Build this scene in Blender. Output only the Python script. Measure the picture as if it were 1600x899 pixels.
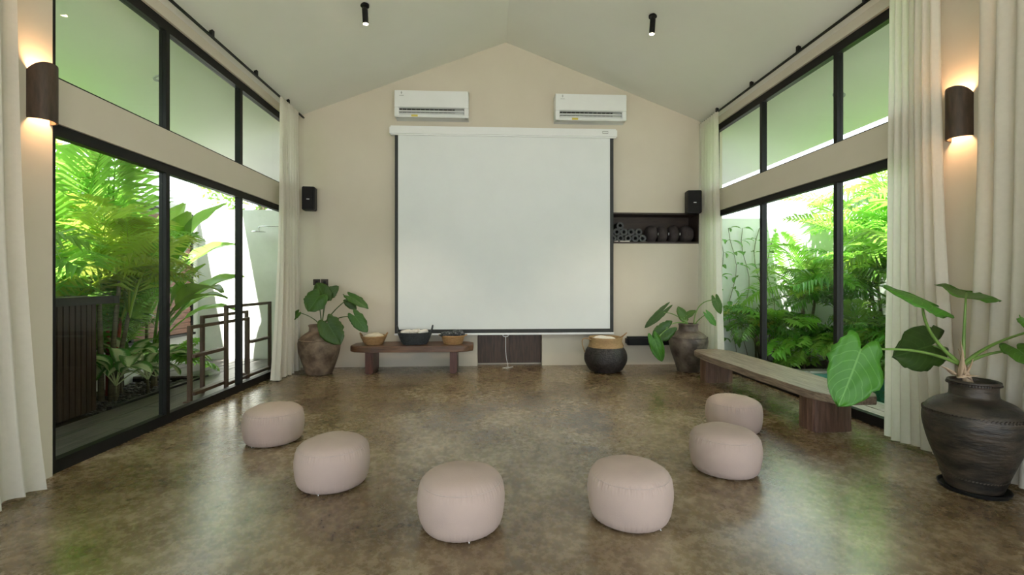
import bpy, bmesh, math, random
from mathutils import Vector, Matrix, noise

for o in list(bpy.data.objects):
    bpy.data.objects.remove(o)
SC = bpy.context.scene
COL = SC.collection
rnd = random.Random(7)

# ------------------------------------------------------------------ camera
H = 1.4
TH = math.atan(36 / 720)
CT, ST = math.cos(TH), math.sin(TH)
cd = bpy.data.cameras.new('camera')
cam = bpy.data.objects.new('camera', cd)
COL.objects.link(cam)
cam.location = (0, 0, H)
cam.rotation_euler = (math.radians(90), 0, -TH)
cd.sensor_width = 36
cd.lens = 16.2
cd.shift_y = -9.5 / 1600
cd.clip_start = 0.05
SC.camera = cam

# ------------------------------------------------------------------ world, sun, exposure
W = bpy.data.worlds.new('sky')
SC.world = W
W.use_nodes = True
bg = W.node_tree.nodes['Background']
bg.inputs[0].default_value = (0.84, 0.92, 1.0, 1)
bg.inputs[1].default_value = 1.7
sl = bpy.data.lights.new('sun', 'SUN')
sl.energy = 11.0
sl.angle = math.radians(1.0)
sl.color = (1.0, 0.965, 0.92)
sun = bpy.data.objects.new('sun', sl)
COL.objects.link(sun)
sun.rotation_euler = Vector((-0.17, -0.55, 1.0)).to_track_quat('Z', 'Y').to_euler()
SC.view_settings.view_transform = 'Standard'
SC.view_settings.look = 'None'
SC.view_settings.gamma = 1
SC.view_settings.use_curve_mapping = False
SC.view_settings.exposure = 1.3


# ------------------------------------------------------------------ measuring helpers (photo point + real depth -> place)
def P(u, v, zc):
    xc = (u - 800) / 720 * zc
    return Vector((xc * CT + zc * ST, -xc * ST + zc * CT, H - (v - 440) / 720 * zc))


def on_floor(u, v, z=0.0):
    return P(u, v, 720 * (H - z) / (v - 440))


def at_y(u, v, y):
    k = -(u - 800) / 720 * ST + CT
    return P(u, v, y / k)


def at_x(u, v, x):
    k = (u - 800) / 720 * CT + ST
    return P(u, v, x / k)


# ------------------------------------------------------------------ materials
def mat(name, col, rough=0.6, col2=None, scale=6.0, stretch=(1, 1, 1), bump=0.0, bscale=None, metal=0.0,
        spec=0.5, detail=6.0, lo=0.35, hi=0.65, coat=0.0, emit=None, rough2=None, objcoord=True):
    m = bpy.data.materials.new(name)
    m.use_nodes = True
    nt = m.node_tree
    b = nt.nodes['Principled BSDF']
    b.inputs['Base Color'].default_value = (*col, 1)
    b.inputs['Roughness'].default_value = rough
    b.inputs['Metallic'].default_value = metal
    b.inputs['Specular IOR Level'].default_value = spec
    b.inputs['Coat Weight'].default_value = coat
    if emit:
        b.inputs['Emission Color'].default_value = (*emit[0], 1)
        b.inputs['Emission Strength'].default_value = emit[1]
    tc = nt.nodes.new('ShaderNodeTexCoord')
    mp = nt.nodes.new('ShaderNodeMapping')
    mp.inputs['Scale'].default_value = stretch
    nt.links.new(tc.outputs['Object'], mp.inputs[0])
    oi = nt.nodes.new('ShaderNodeObjectInfo')
    add = nt.nodes.new('ShaderNodeVectorMath')
    mul = nt.nodes.new('ShaderNodeMath')
    mul.operation = 'MULTIPLY'
    mul.inputs[1].default_value = 37.0
    nt.links.new(oi.outputs['Random'], mul.inputs[0])
    nt.links.new(mp.outputs[0], add.inputs[0])
    nt.links.new(mul.outputs[0], add.inputs[1])
    vec = add.outputs[0]
    n = nt.nodes.new('ShaderNodeTexNoise')
    n.inputs['Scale'].default_value = scale
    n.inputs['Detail'].default_value = detail
    n.inputs['Roughness'].default_value = 0.6
    nt.links.new(vec, n.inputs['Vector'])
    if col2:
        r = nt.nodes.new('ShaderNodeMapRange')
        r.inputs[1].default_value = lo
        r.inputs[2].default_value = hi
        nt.links.new(n.outputs[0], r.inputs[0])
        mx = nt.nodes.new('ShaderNodeMix')
        mx.data_type = 'RGBA'
        mx.inputs['A'].default_value = (*col, 1)
        mx.inputs['B'].default_value = (*col2, 1)
        nt.links.new(r.outputs[0], mx.inputs['Factor'])
        nt.links.new(mx.outputs['Result'], b.inputs['Base Color'])
        if rough2 is not None:
            rr = nt.nodes.new('ShaderNodeMapRange')
            rr.inputs[1].default_value = lo
            rr.inputs[2].default_value = hi
            rr.inputs[3].default_value = rough
            rr.inputs[4].default_value = rough2
            nt.links.new(n.outputs[0], rr.inputs[0])
            nt.links.new(rr.outputs[0], b.inputs['Roughness'])
    if bump:
        n2 = nt.nodes.new('ShaderNodeTexNoise')
        n2.inputs['Scale'].default_value = bscale or scale
        n2.inputs['Detail'].default_value = 4
        nt.links.new(vec, n2.inputs['Vector'])
        bp = nt.nodes.new('ShaderNodeBump')
        bp.inputs['Strength'].default_value = bump
        bp.inputs['Distance'].default_value = 0.01
        nt.links.new(n2.outputs[0], bp.inputs['Height'])
        nt.links.new(bp.outputs[0], b.inputs['Normal'])
    return m


def leaf_mat(name, col, col2, trans=0.45, rough=0.38, centre=None, scale=3.0, spec=0.5, veins=None):
    m = mat(name, col, rough, col2, scale=scale, lo=0.3, hi=0.7, spec=spec)
    nt = m.node_tree
    b = nt.nodes['Principled BSDF']
    out = nt.nodes['Material Output']
    tr = nt.nodes.new('ShaderNodeBsdfTranslucent')
    src = b.inputs['Base Color'].links[0].from_socket
    if centre:
        at = nt.nodes.new('ShaderNodeAttribute')
        at.attribute_name = 'leafuv'
        sx = nt.nodes.new('ShaderNodeSeparateXYZ')
        nt.links.new(at.outputs['Vector'], sx.inputs[0])
        ab = nt.nodes.new('ShaderNodeMath')
        ab.operation = 'ABSOLUTE'
        nt.links.new(sx.outputs[0], ab.inputs[0])
        nz = nt.nodes.new('ShaderNodeTexNoise')
        nz.inputs['Scale'].default_value = 40
        ad = nt.nodes.new('ShaderNodeMath')
        ad.operation = 'MULTIPLY_ADD'
        ad.inputs[1].default_value = 0.7
        nt.links.new(nz.outputs[0], ad.inputs[0])
        nt.links.new(ab.outputs[0], ad.inputs[2])
        r = nt.nodes.new('ShaderNodeMapRange')
        r.inputs[1].default_value = 0.75
        r.inputs[2].default_value = 1.0
        r.inputs[3].default_value = 1.0
        r.inputs[4].default_value = 0.0
        nt.links.new(ad.outputs[0], r.inputs[0])
        mx = nt.nodes.new('ShaderNodeMix')
        mx.data_type = 'RGBA'
        mx.inputs['B'].default_value = (*centre, 1)
        nt.links.new(src, mx.inputs['A'])
        nt.links.new(r.outputs[0], mx.inputs['Factor'])
        src = mx.outputs['Result']
        nt.links.new(src, b.inputs['Base Color'])
    if veins:
        at = nt.nodes.new('ShaderNodeAttribute')
        at.attribute_name = 'leafuv'
        sx = nt.nodes.new('ShaderNodeSeparateXYZ')
        nt.links.new(at.outputs['Vector'], sx.inputs[0])

        def mth(op, a, b_=None, c_=None):
            q_ = nt.nodes.new('ShaderNodeMath')
            q_.operation = op
            for i_, v_ in enumerate((a, b_, c_)):
                if v_ is None:
                    continue
                if isinstance(v_, (int, float)):
                    q_.inputs[i_].default_value = v_
                else:
                    nt.links.new(v_, q_.inputs[i_])
            return q_.outputs[0]
        au = mth('ABSOLUTE', sx.outputs[0])
        f_ = mth('FRACT', mth('MULTIPLY', mth('MULTIPLY_ADD', au, -0.42, sx.outputs[1]), 7.0))
        side_ = mth('LESS_THAN', mth('ABSOLUTE', mth('SUBTRACT', f_, 0.5)), 0.055)
        mid_ = mth('LESS_THAN', au, 0.035)
        vv = mth('MAXIMUM', mth('MULTIPLY', side_, 0.55), mid_)
        mx = nt.nodes.new('ShaderNodeMix')
        mx.data_type = 'RGBA'
        mx.inputs['B'].default_value = (*veins, 1)
        nt.links.new(src, mx.inputs['A'])
        nt.links.new(vv, mx.inputs['Factor'])
        src = mx.outputs['Result']
    # per-object tint variation
    oi = nt.nodes.new('ShaderNodeObjectInfo')
    hs = nt.nodes.new('ShaderNodeHueSaturation')
    rv = nt.nodes.new('ShaderNodeMapRange')
    rv.inputs[3].default_value = 0.72
    rv.inputs[4].default_value = 1.3
    rh = nt.nodes.new('ShaderNodeMapRange')
    rh.inputs[3].default_value = 0.485
    rh.inputs[4].default_value = 0.515
    nt.links.new(oi.outputs['Random'], rv.inputs[0])
    nt.links.new(oi.outputs['Random'], rh.inputs[0])
    nt.links.new(rv.outputs[0], hs.inputs['Value'])
    nt.links.new(rh.outputs[0], hs.inputs['Hue'])
    nt.links.new(src, hs.inputs['Color'])
    nt.links.new(hs.outputs[0], b.inputs['Base Color'])
    hs2 = nt.nodes.new('ShaderNodeHueSaturation')
    hs2.inputs['Hue'].default_value = 0.48
    hs2.inputs['Value'].default_value = 1.2
    hs2.inputs['Saturation'].default_value = 0.92
    nt.links.new(hs.outputs[0], hs2.inputs['Color'])
    nt.links.new(hs2.outputs[0], tr.inputs[0])
    ms = nt.nodes.new('ShaderNodeMixShader')
    ms.inputs[0].default_value = trans
    nt.links.new(b.outputs[0], ms.inputs[1])
    nt.links.new(tr.outputs[0], ms.inputs[2])
    nt.links.new(ms.outputs[0], out.inputs[0])
    return m


def glass_mat(name, tint=(0.97, 0.99, 0.97), refl=1.0, rough=0.0):
    m = bpy.data.materials.new(name)
    m.use_nodes = True
    nt = m.node_tree
    nt.nodes.remove(nt.nodes['Principled BSDF'])
    out = nt.nodes['Material Output']
    t = nt.nodes.new('ShaderNodeBsdfTransparent')
    t.inputs[0].default_value = (*tint, 1)
    g = nt.nodes.new('ShaderNodeBsdfGlossy')
    g.inputs['Roughness'].default_value = rough
    f = nt.nodes.new('ShaderNodeFresnel')
    ge = nt.nodes.new('ShaderNodeNewGeometry')
    mr = nt.nodes.new('ShaderNodeMapRange')
    mr.inputs[3].default_value = 1.4
    mr.inputs[4].default_value = 1 / 1.4
    nt.links.new(ge.outputs['Backfacing'], mr.inputs[0])
    nt.links.new(mr.outputs[0], f.inputs[0])
    k = nt.nodes.new('ShaderNodeMath')
    k.operation = 'MULTIPLY'
    k.inputs[1].default_value = refl
    nt.links.new(f.outputs[0], k.inputs[0])
    ms = nt.nodes.new('ShaderNodeMixShader')
    nt.links.new(k.outputs[0], ms.inputs[0])
    nt.links.new(t.outputs[0], ms.inputs[1])
    nt.links.new(g.outputs[0], ms.inputs[2])
    nt.links.new(ms.outputs[0], out.inputs[0])
    return m


def cloth_mat(name, col, trans, rough=0.85):
    m = mat(name, col, rough, tuple(c * 0.94 for c in col), scale=30, bump=0.15, bscale=160)
    nt = m.node_tree
    b = nt.nodes['Principled BSDF']
    tr = nt.nodes.new('ShaderNodeBsdfTranslucent')
    tr.inputs[0].default_value = (*col, 1)
    ms = nt.nodes.new('ShaderNodeMixShader')
    ms.inputs[0].default_value = trans
    nt.links.new(b.outputs[0], ms.inputs[1])
    nt.links.new(tr.outputs[0], ms.inputs[2])
    nt.links.new(ms.outputs[0], nt.nodes['Material Output'].inputs[0])
    return m


def concrete_mat():
    m = bpy.data.materials.new('polished_concrete')
    m.use_nodes = True
    nt = m.node_tree
    b = nt.nodes['Principled BSDF']
    tc = nt.nodes.new('ShaderNodeTexCoord')

    def nz(scale, detail, rough, dist=0.0):
        n = nt.nodes.new('ShaderNodeTexNoise')
        n.inputs['Scale'].default_value = scale
        n.inputs['Detail'].default_value = detail
        n.inputs['Roughness'].default_value = rough
        n.inputs['Distortion'].default_value = dist
        nt.links.new(tc.outputs['Object'], n.inputs['Vector'])
        return n
    a = nz(1.7, 12, 0.70, 0.1)
    c = nz(16, 12, 0.80, 0.1)
    ad = nt.nodes.new('ShaderNodeMath')
    ad.operation = 'MULTIPLY_ADD'
    ad.inputs[1].default_value = 0.62
    nt.links.new(c.outputs[0], ad.inputs[0])
    nt.links.new(a.outputs[0], ad.inputs[2])
    cr = nt.nodes.new('ShaderNodeValToRGB')
    e = cr.color_ramp.elements
    e[0].position = 0.64
    e[0].color = (0.072, 0.042, 0.019, 1)
    e[1].position = 1.0
    e[1].color = (0.36, 0.29, 0.19, 1)
    x = cr.color_ramp.elements.new(0.76)
    x.color = (0.150, 0.100, 0.050, 1)
    x = cr.color_ramp.elements.new(0.86)
    x.color = (0.225, 0.165, 0.092, 1)
    nt.links.new(ad.outputs[0], cr.inputs[0])
    nt.links.new(cr.outputs[0], b.inputs['Base Color'])
    rr = nt.nodes.new('ShaderNodeMapRange')
    rr.inputs[1].default_value = 0.3
    rr.inputs[2].default_value = 0.7
    rr.inputs[3].default_value = 0.2
    rr.inputs[4].default_value = 0.34
    nt.links.new(c.outputs[0], rr.inputs[0])
    nt.links.new(rr.outputs[0], b.inputs['Roughness'])
    bp = nt.nodes.new('ShaderNodeBump')
    bp.inputs['Strength'].default_value = 0.12
    bp.inputs['Distance'].default_value = 0.01
    d = nz(5, 5, 0.5)
    nt.links.new(d.outputs[0], bp.inputs['Height'])
    nt.links.new(bp.outputs[0], b.inputs['Normal'])
    b.inputs['Specular IOR Level'].default_value = 0.65
    b.inputs['Coat Weight'].default_value = 0.25
    b.inputs['Coat Roughness'].default_value = 0.17
    return m


M = dict(
    wall=mat('wall_plaster', (0.66, 0.60, 0.50), 0.85, (0.69, 0.63, 0.53), scale=1.2, bump=0.08, bscale=14),
    ceil=mat('ceiling_plaster', (0.80, 0.80, 0.75), 0.85, (0.83, 0.83, 0.78), scale=1.0, bump=0.05, bscale=10),
    white_wall=mat('garden_wall_render', (0.80, 0.80, 0.78), 0.9, (0.72, 0.73, 0.70), scale=2.5, bump=0.2, bscale=20),
    floor=concrete_mat(),
    black=mat('black_aluminium', (0.006, 0.006, 0.0065), 0.45, (0.008, 0.008, 0.0085), scale=20, spec=0.25),
    black_plastic=mat('black_plastic', (0.007, 0.007, 0.008), 0.5, (0.011, 0.011, 0.012), scale=60, spec=0.3),
    glass=glass_mat('window_glass', refl=0.3),
    curtain=cloth_mat('white_linen', (0.85, 0.815, 0.74), 0.42),
    screen=mat('screen_fabric', (0.79, 0.82, 0.84), 0.8, (0.81, 0.84, 0.86), scale=3),
    border=mat('screen_border', (0.03, 0.033, 0.036), 0.7, (0.04, 0.042, 0.044), scale=10),
    white_pl=mat('white_plastic', (0.83, 0.85, 0.87), 0.35, (0.85, 0.87, 0.89), scale=5),
    grey_pl=mat('grey_plastic', (0.30, 0.31, 0.33), 0.4, (0.36, 0.37, 0.38), scale=5),
    yellow=mat('yellow_sticker', (0.75, 0.62, 0.12), 0.5, (0.7, 0.55, 0.1), scale=50),
    pouf=mat('pouf_canvas', (0.47, 0.36, 0.32), 0.9, (0.435, 0.335, 0.30), scale=4, bump=0.12, bscale=220),
    pouf_seam=mat('pouf_piping', (0.46, 0.37, 0.34), 0.9, (0.42, 0.34, 0.31), scale=30),
    dark_wood=mat('dark_wood', (0.060, 0.030, 0.018), 0.45, (0.115, 0.058, 0.034), scale=5, stretch=(6, 6, 0.6), bump=0.2),
    niche_wood=mat('niche_wood', (0.035, 0.022, 0.018), 0.5, (0.055, 0.035, 0.027), scale=5, stretch=(1, 6, 6)),
    panel_wood=mat('walnut_panel', (0.050, 0.029, 0.020), 0.5, (0.105, 0.060, 0.040), scale=7, stretch=(5, 5, 0.5)),
    bench1=mat('chocolate_bench_wood', (0.075, 0.035, 0.018), 0.4, (0.17, 0.085, 0.045), scale=5, stretch=(0.6, 6, 6), bump=0.25),
    bench1leg=mat('red_brown_wood', (0.060, 0.018, 0.011), 0.4, (0.125, 0.042, 0.026), scale=6, stretch=(6, 6, 0.6), bump=0.2),
    bench2=mat('weathered_grey_wood', (0.095, 0.064, 0.045), 0.42, (0.33, 0.25, 0.19), scale=5, stretch=(9, 0.7, 9), bump=0.5, lo=0.3, hi=0.7),
    bench2leg=mat('rough_trunk_wood', (0.055, 0.026, 0.017), 0.55, (0.20, 0.105, 0.070), scale=6, stretch=(7, 7, 0.6), bump=0.9, lo=0.3, hi=0.72),
    clay_big=mat('dark_clay', (0.016, 0.014, 0.012), 0.45, (0.085, 0.062, 0.044), scale=4.5, stretch=(1, 1, 3), bump=0.6, bscale=18, lo=0.42, hi=0.72),
    clay_brown=mat('brown_clay', (0.085, 0.052, 0.034), 0.65, (0.27, 0.19, 0.135), scale=6, bump=0.7, bscale=14, lo=0.38, hi=0.66),
    clay_grey=mat('grey_brown_clay', (0.050, 0.036, 0.029), 0.5, (0.19, 0.15, 0.12), scale=6, bump=0.7, bscale=16, lo=0.38, hi=0.68),
    straw=mat('natural_straw', (0.42, 0.26, 0.12), 0.7, (0.56, 0.37, 0.19), scale=25, stretch=(1, 1, 5), bump=0.5, bscale=60),
    straw_d=mat('honey_rattan', (0.30, 0.155, 0.06), 0.65, (0.46, 0.27, 0.12), scale=25, stretch=(1, 1, 5), bump=0.6, bscale=60),
    rope_d=mat('charcoal_rope', (0.022, 0.024, 0.028), 0.75, (0.05, 0.054, 0.062), scale=30, bump=0.7, bscale=70),
    weave_b=mat('black_weave', (0.010, 0.008, 0.008), 0.36, (0.055, 0.043, 0.042), scale=22, bump=1.0, bscale=45),
    cream=mat('cream_cloth', (0.66, 0.58, 0.45), 0.9, (0.74, 0.67, 0.55), scale=20, bump=0.4, bscale=60),
    towel=mat('white_towel', (0.78, 0.72, 0.66), 0.95, (0.84, 0.80, 0.75), scale=20, bump=0.4, bscale=90),
    greycloth=mat('grey_print_cloth', (0.04, 0.045, 0.05), 0.9, (0.22, 0.23, 0.24), scale=45, lo=0.55, hi=0.6),
    mat_roll=mat('grey_foam', (0.07, 0.074, 0.078), 0.8, (0.10, 0.105, 0.11), scale=30),
    bolster=mat('plum_grey_cloth', (0.045, 0.035, 0.037), 0.85, (0.06, 0.048, 0.050), scale=20),
    sconce=mat('carved_brown_wood', (0.040, 0.024, 0.016), 0.45, (0.085, 0.052, 0.034), scale=8, stretch=(4, 4, 0.7), bump=0.2),
    bulb=mat('lamp_glow', (1, 0.8, 0.55), 0.5, emit=((1.0, 0.62, 0.30), 30)),
    bulb2=mat('spot_glow', (1, 0.85, 0.65), 0.5, emit=((1.0, 0.75, 0.5), 45)),
    chrome=mat('chrome', (0.6, 0.6, 0.6), 0.15, (0.65, 0.65, 0.65), metal=1.0),
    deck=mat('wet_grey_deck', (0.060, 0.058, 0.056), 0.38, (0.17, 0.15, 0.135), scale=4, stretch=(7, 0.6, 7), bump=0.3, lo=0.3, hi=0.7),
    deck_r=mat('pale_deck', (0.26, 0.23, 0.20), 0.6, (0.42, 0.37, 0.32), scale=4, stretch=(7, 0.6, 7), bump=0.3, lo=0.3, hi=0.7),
    shutter=mat('red_brown_slat', (0.20, 0.085, 0.06), 0.6, (0.34, 0.17, 0.125), scale=5, stretch=(1, 0.6, 6), bump=0.2),
    bar_slat=mat('bar_slat_wood', (0.014, 0.007, 0.005), 0.5, (0.045, 0.022, 0.014), scale=5, stretch=(6, 6, 0.5), bump=0.3),
    bar_top=mat('bar_top_black', (0.010, 0.009, 0.009), 0.35, (0.02, 0.018, 0.018), scale=8),
    rack=mat('brown_rack_wood', (0.075, 0.042, 0.028), 0.5, (0.125, 0.072, 0.05), scale=6, stretch=(6, 6, 0.6)),
    soil=mat('dark_soil', (0.020, 0.015, 0.010), 0.95, (0.05, 0.036, 0.025), scale=15, bump=0.8, bscale=25),
    paving=mat('pale_paving', (0.46, 0.44, 0.40), 0.8, (0.56, 0.54, 0.49), scale=3),
    grass=mat('lawn', (0.10, 0.20, 0.035), 0.95, (0.17, 0.30, 0.06), scale=9, bump=0.8, bscale=60),
    pebble=mat('river_pebble', (0.03, 0.03, 0.032), 0.4, (0.20, 0.19, 0.18), scale=30, lo=0.45, hi=0.7),
    coping=mat('pool_coping', (0.50, 0.47, 0.42), 0.7, (0.62, 0.59, 0.54), scale=8, bump=0.2),
    pool=mat('pool_tile', (0.10, 0.33, 0.27), 0.4, (0.16, 0.42, 0.35), scale=9),
    water=glass_mat('pool_water', (0.62, 0.90, 0.82), 1.0, 0.02),
    trunk=mat('palm_stem', (0.10, 0.085, 0.05), 0.8, (0.20, 0.17, 0.10), scale=8, stretch=(1, 1, 6), bump=0.5),
    redstem=mat('red_palm_sheath', (0.35, 0.045, 0.02), 0.5, (0.20, 0.035, 0.02), scale=8),
    sheath=mat('dry_sheath', (0.48, 0.34, 0.23), 0.9, (0.60, 0.46, 0.33), scale=12, stretch=(8, 8, 1), bump=0.4),
    petiole=mat('green_petiole', (0.14, 0.26, 0.05), 0.4, (0.20, 0.34, 0.08), scale=6),
    petiole_d=mat('dark_green_petiole', (0.05, 0.09, 0.02), 0.4, (0.08, 0.13, 0.03), scale=6),
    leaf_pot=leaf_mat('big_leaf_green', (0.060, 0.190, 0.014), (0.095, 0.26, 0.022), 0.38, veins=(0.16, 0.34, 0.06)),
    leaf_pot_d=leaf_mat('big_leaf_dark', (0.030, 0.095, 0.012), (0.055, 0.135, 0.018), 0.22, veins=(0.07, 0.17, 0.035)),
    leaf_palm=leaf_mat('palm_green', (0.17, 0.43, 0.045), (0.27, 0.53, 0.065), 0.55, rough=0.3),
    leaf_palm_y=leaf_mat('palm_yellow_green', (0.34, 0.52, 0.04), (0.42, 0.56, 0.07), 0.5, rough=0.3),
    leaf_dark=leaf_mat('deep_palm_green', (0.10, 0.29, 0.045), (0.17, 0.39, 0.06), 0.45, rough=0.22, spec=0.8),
    leaf_broad=leaf_mat('banana_green', (0.16, 0.40, 0.05), (0.25, 0.50, 0.07), 0.5, rough=0.27),
    leaf_var=leaf_mat('variegated_leaf', (0.09, 0.28, 0.05), (0.13, 0.36, 0.06), 0.4, centre=(0.78, 0.86, 0.50)),
    leaf_yel=leaf_mat('croton_yellow', (0.60, 0.55, 0.04), (0.45, 0.50, 0.05), 0.4),
)


# ------------------------------------------------------------------ object helpers
def wloc(o):
    v = Vector((0, 0, 0))
    while o:
        v += o.location
        o = o.parent
    return v


def tag(o, label=None, cat=None, group=None, kind=None):
    if label:
        o['label'] = label
    if cat:
        o['category'] = cat
    if group:
        o['group'] = group
    if kind:
        o['kind'] = kind
    return o


def thing(name, label, cat, loc=(0, 0, 0), group=None):
    o = bpy.data.objects.new(name, None)
    COL.objects.link(o)
    o.location = loc
    o.empty_display_size = 0.1
    return tag(o, label, cat, group)


def struct_root(name, loc=(0, 0, 0)):
    o = bpy.data.objects.new(name, None)
    COL.objects.link(o)
    o.location = loc
    return tag(o, kind='structure')


class MB:
    def __init__(s):
        s.v = []
        s.f = []
        s.uv = {}

    def add(s, vs, fs):
        n = len(s.v)
        s.v += [Vector(p) for p in vs]
        s.f += [tuple(i + n for i in f) for f in fs]
        return n

    def box(s, x0, x1, y0, y1, z0, z1, mtx=None):
        vs = [Vector((x, y, z)) for z in (z0, z1) for y in (y0, y1) for x in (x0, x1)]
        if mtx:
            vs = [mtx @ p for p in vs]
        s.add(vs, [(0, 2, 3, 1), (4, 5, 7, 6), (0, 1, 5, 4), (2, 6, 7, 3), (0, 4, 6, 2), (1, 3, 7, 5)])
        return s

    def bbox(s, x0, x1, y0, y1, z0, z1, b=0.006, mtx=None):
        """box with chamfered edges"""
        bm = bmesh.new()
        bmesh.ops.create_cube(bm, size=1)
        for q in bm.verts:
            q.co = Vector(((x0 + x1) / 2 + q.co.x * (x1 - x0), (y0 + y1) / 2 + q.co.y * (y1 - y0), (z0 + z1) / 2 + q.co.z * (z1 - z0)))
        bmesh.ops.bevel(bm, geom=list(bm.edges), offset=b, segments=2, affect='EDGES')
        if mtx:
            bmesh.ops.transform(bm, matrix=mtx, verts=bm.verts)
        bm.verts.index_update()
        s.add([q.co.copy() for q in bm.verts], [tuple(q.index for q in f.verts) for f in bm.faces])
        bm.free()
        return s

    def prism(s, pts, y0, y1):
        """xz polygon extruded along y"""
        n = len(pts)
        vs = [(x, y0, z) for x, z in pts] + [(x, y1, z) for x, z in pts]
        fs = [tuple(range(n)), tuple(range(2 * n - 1, n - 1, -1))]
        fs += [(i, i + n, (i + 1) % n + n, (i + 1) % n) for i in range(n)]
        s.add(vs, fs)
        return s

    def slab(s, pts, z0, z1):
        n = len(pts)
        vs = [(x, y, z0) for x, y in pts] + [(x, y, z1) for x, y in pts]
        fs = [tuple(range(n - 1, -1, -1)), tuple(range(n, 2 * n))]
        fs += [(i, (i + 1) % n, (i + 1) % n + n, i + n) for i in range(n)]
        s.add(vs, fs)
        return s

    def tube(s, pts, rad, n=8, caps=True, flat=1.0):
        pts = [Vector(p) for p in pts]
        if not isinstance(rad, (list, tuple)):
            rad = [rad] * len(pts)
        rings = []
        ref = None
        for i, p in enumerate(pts):
            d = (pts[min(i + 1, len(pts) - 1)] - pts[max(i - 1, 0)]).normalized()
            if ref is None:
                ref = Vector((0, 0, 1)) if abs(d.z) < 0.9 else Vector((1, 0, 0))
            a = d.cross(ref).normalized()
            b = a.cross(d).normalized()
            ref = b
            rings.append([p + (a * math.cos(k * 2 * math.pi / n) + b * math.sin(k * 2 * math.pi / n) * flat) * rad[i] for k in range(n)])
        base = s.add([q for r in rings for q in r], [])
        for i in range(len(rings) - 1):
            for k in range(n):
                s.f.append((base + i * n + k, base + i * n + (k + 1) % n, base + (i + 1) * n + (k + 1) % n, base + (i + 1) * n + k))
        if caps:
            s.f.append(tuple(base + k for k in range(n - 1, -1, -1)))
            s.f.append(tuple(base + (len(rings) - 1) * n + k for k in range(n)))
        return s

    def lathe(s, prof, n=48, c=(0, 0, 0), fn=None, closed=False):
        c = Vector(c)
        base = len(s.v)
        for j, (r, z) in enumerate(prof):
            for k in range(n):
                a = 2 * math.pi * k / n
                rr, zz = (r, z) if fn is None else fn(r, z, a, j)
                s.v.append(c + Vector((math.cos(a) * rr, math.sin(a) * rr, zz)))
        m = len(prof)
        for j in range(m - 1):
            for k in range(n):
                s.f.append((base + j * n + k, base + j * n + (k + 1) % n, base + (j + 1) * n + (k + 1) % n, base + (j + 1) * n + k))
        return s

    def grid(s, nu, nv, fn, uv=False):
        base = len(s.v)
        for j in range(nv):
            for i in range(nu):
                a, b = i / (nu - 1), j / (nv - 1)
                if uv:
                    s.uv[len(s.v)] = (a * 2 - 1, b)
                s.v.append(Vector(fn(a, b)))
        for j in range(nv - 1):
            for i in range(nu - 1):
                k = base + j * nu + i
                s.f.append((k, k + 1, k + nu + 1, k + nu))
        return s

    def mesh(s, name, m, off=Vector((0, 0, 0)), smooth=False):
        me = bpy.data.meshes.new(name)
        me.from_pydata([p - off for p in s.v], [], s.f)
        if s.uv:
            at = me.attributes.new('leafuv', 'FLOAT_VECTOR', 'POINT')
            for i, (a, b) in s.uv.items():
                at.data[i].vector = (a, b, 0)
        me.materials.append(m)
        if smooth:
            me.polygons.foreach_set('use_smooth', [True] * len(me.polygons))
        me.validate()
        me.update()
        return me

    def build(s, name, m, parent=None, smooth=False, base=None, loc=None):
        """world-space mesh; parent given -> part; else top-level with origin at its base"""
        if parent is not None:
            off = wloc(parent)
            ol = Vector((0, 0, 0))
        else:
            if base is None:
                xs = [p.x for p in s.v]
                ys = [p.y for p in s.v]
                zs = [p.z for p in s.v]
                base = Vector(((min(xs) + max(xs)) / 2, (min(ys) + max(ys)) / 2, min(zs)))
            off = Vector(base)
            ol = Vector(base)
        o = bpy.data.objects.new(name, s.mesh(name, m, off, smooth))
        COL.objects.link(o)
        o.parent = parent
        o.location = ol
        if smooth == 'auto':
            pass
        return o


def smooth_by_angle(o, ang=40):
    me = o.data
    me.polygons.foreach_set('use_smooth', [True] * len(me.polygons))
    bm = bmesh.new()
    bm.from_mesh(me)
    for e in bm.edges:
        if len(e.link_faces) == 2 and e.calc_face_angle(0) > math.radians(ang):
            e.smooth = False
    bm.to_mesh(me)
    bm.free()
    return o


def copy_tree(o, parent=None):
    c = o.copy()
    COL.objects.link(c)
    c.parent = parent
    for ch in list(o.children):
        copy_tree(ch, c)
    return c


def shared(name, me, parent, loc, rot=(0, 0, 0), sc=1.0):
    o = bpy.data.objects.new(name, me)
    COL.objects.link(o)
    o.parent = parent
    o.location = loc
    o.rotation_euler = rot
    o.scale = (sc, sc, sc) if not isinstance(sc, tuple) else sc
    return o


# ------------------------------------------------------------------ the room
XL, XR, YB = -3.13, 3.70, 7.645      # inner wall faces
RX, RZ, SL = 0.28, 5.37, 0.382       # ridge and roof slope
YN = -3.6                            # near end of the room


def roof(x):
    return RZ - SL * abs(x - RX)


b = MB()
b.box(-3.30, 3.86, YN, YB + 0.2, -0.15, 0)
tag(b.build('floor', M['floor'], base=(0, 0, -0.15)), kind='structure')

# ceiling / roof slab continuing over the windows as the eaves
EL, ER = -4.68, 5.12
c = MB()
yr0, yr1 = YN - 0.6, 10.9
c.prism([(EL, roof(EL)), (RX, RZ), (RX, RZ + 0.22), (EL, roof(EL) + 0.16)], yr0, yr1)
c.prism([(RX, RZ), (ER, roof(ER)), (ER, roof(ER) + 0.16), (RX, RZ + 0.22)], yr0, yr1)
tag(c.build('ceiling', M['ceil'], base=(0, 2, 4)), kind='structure')

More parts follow.
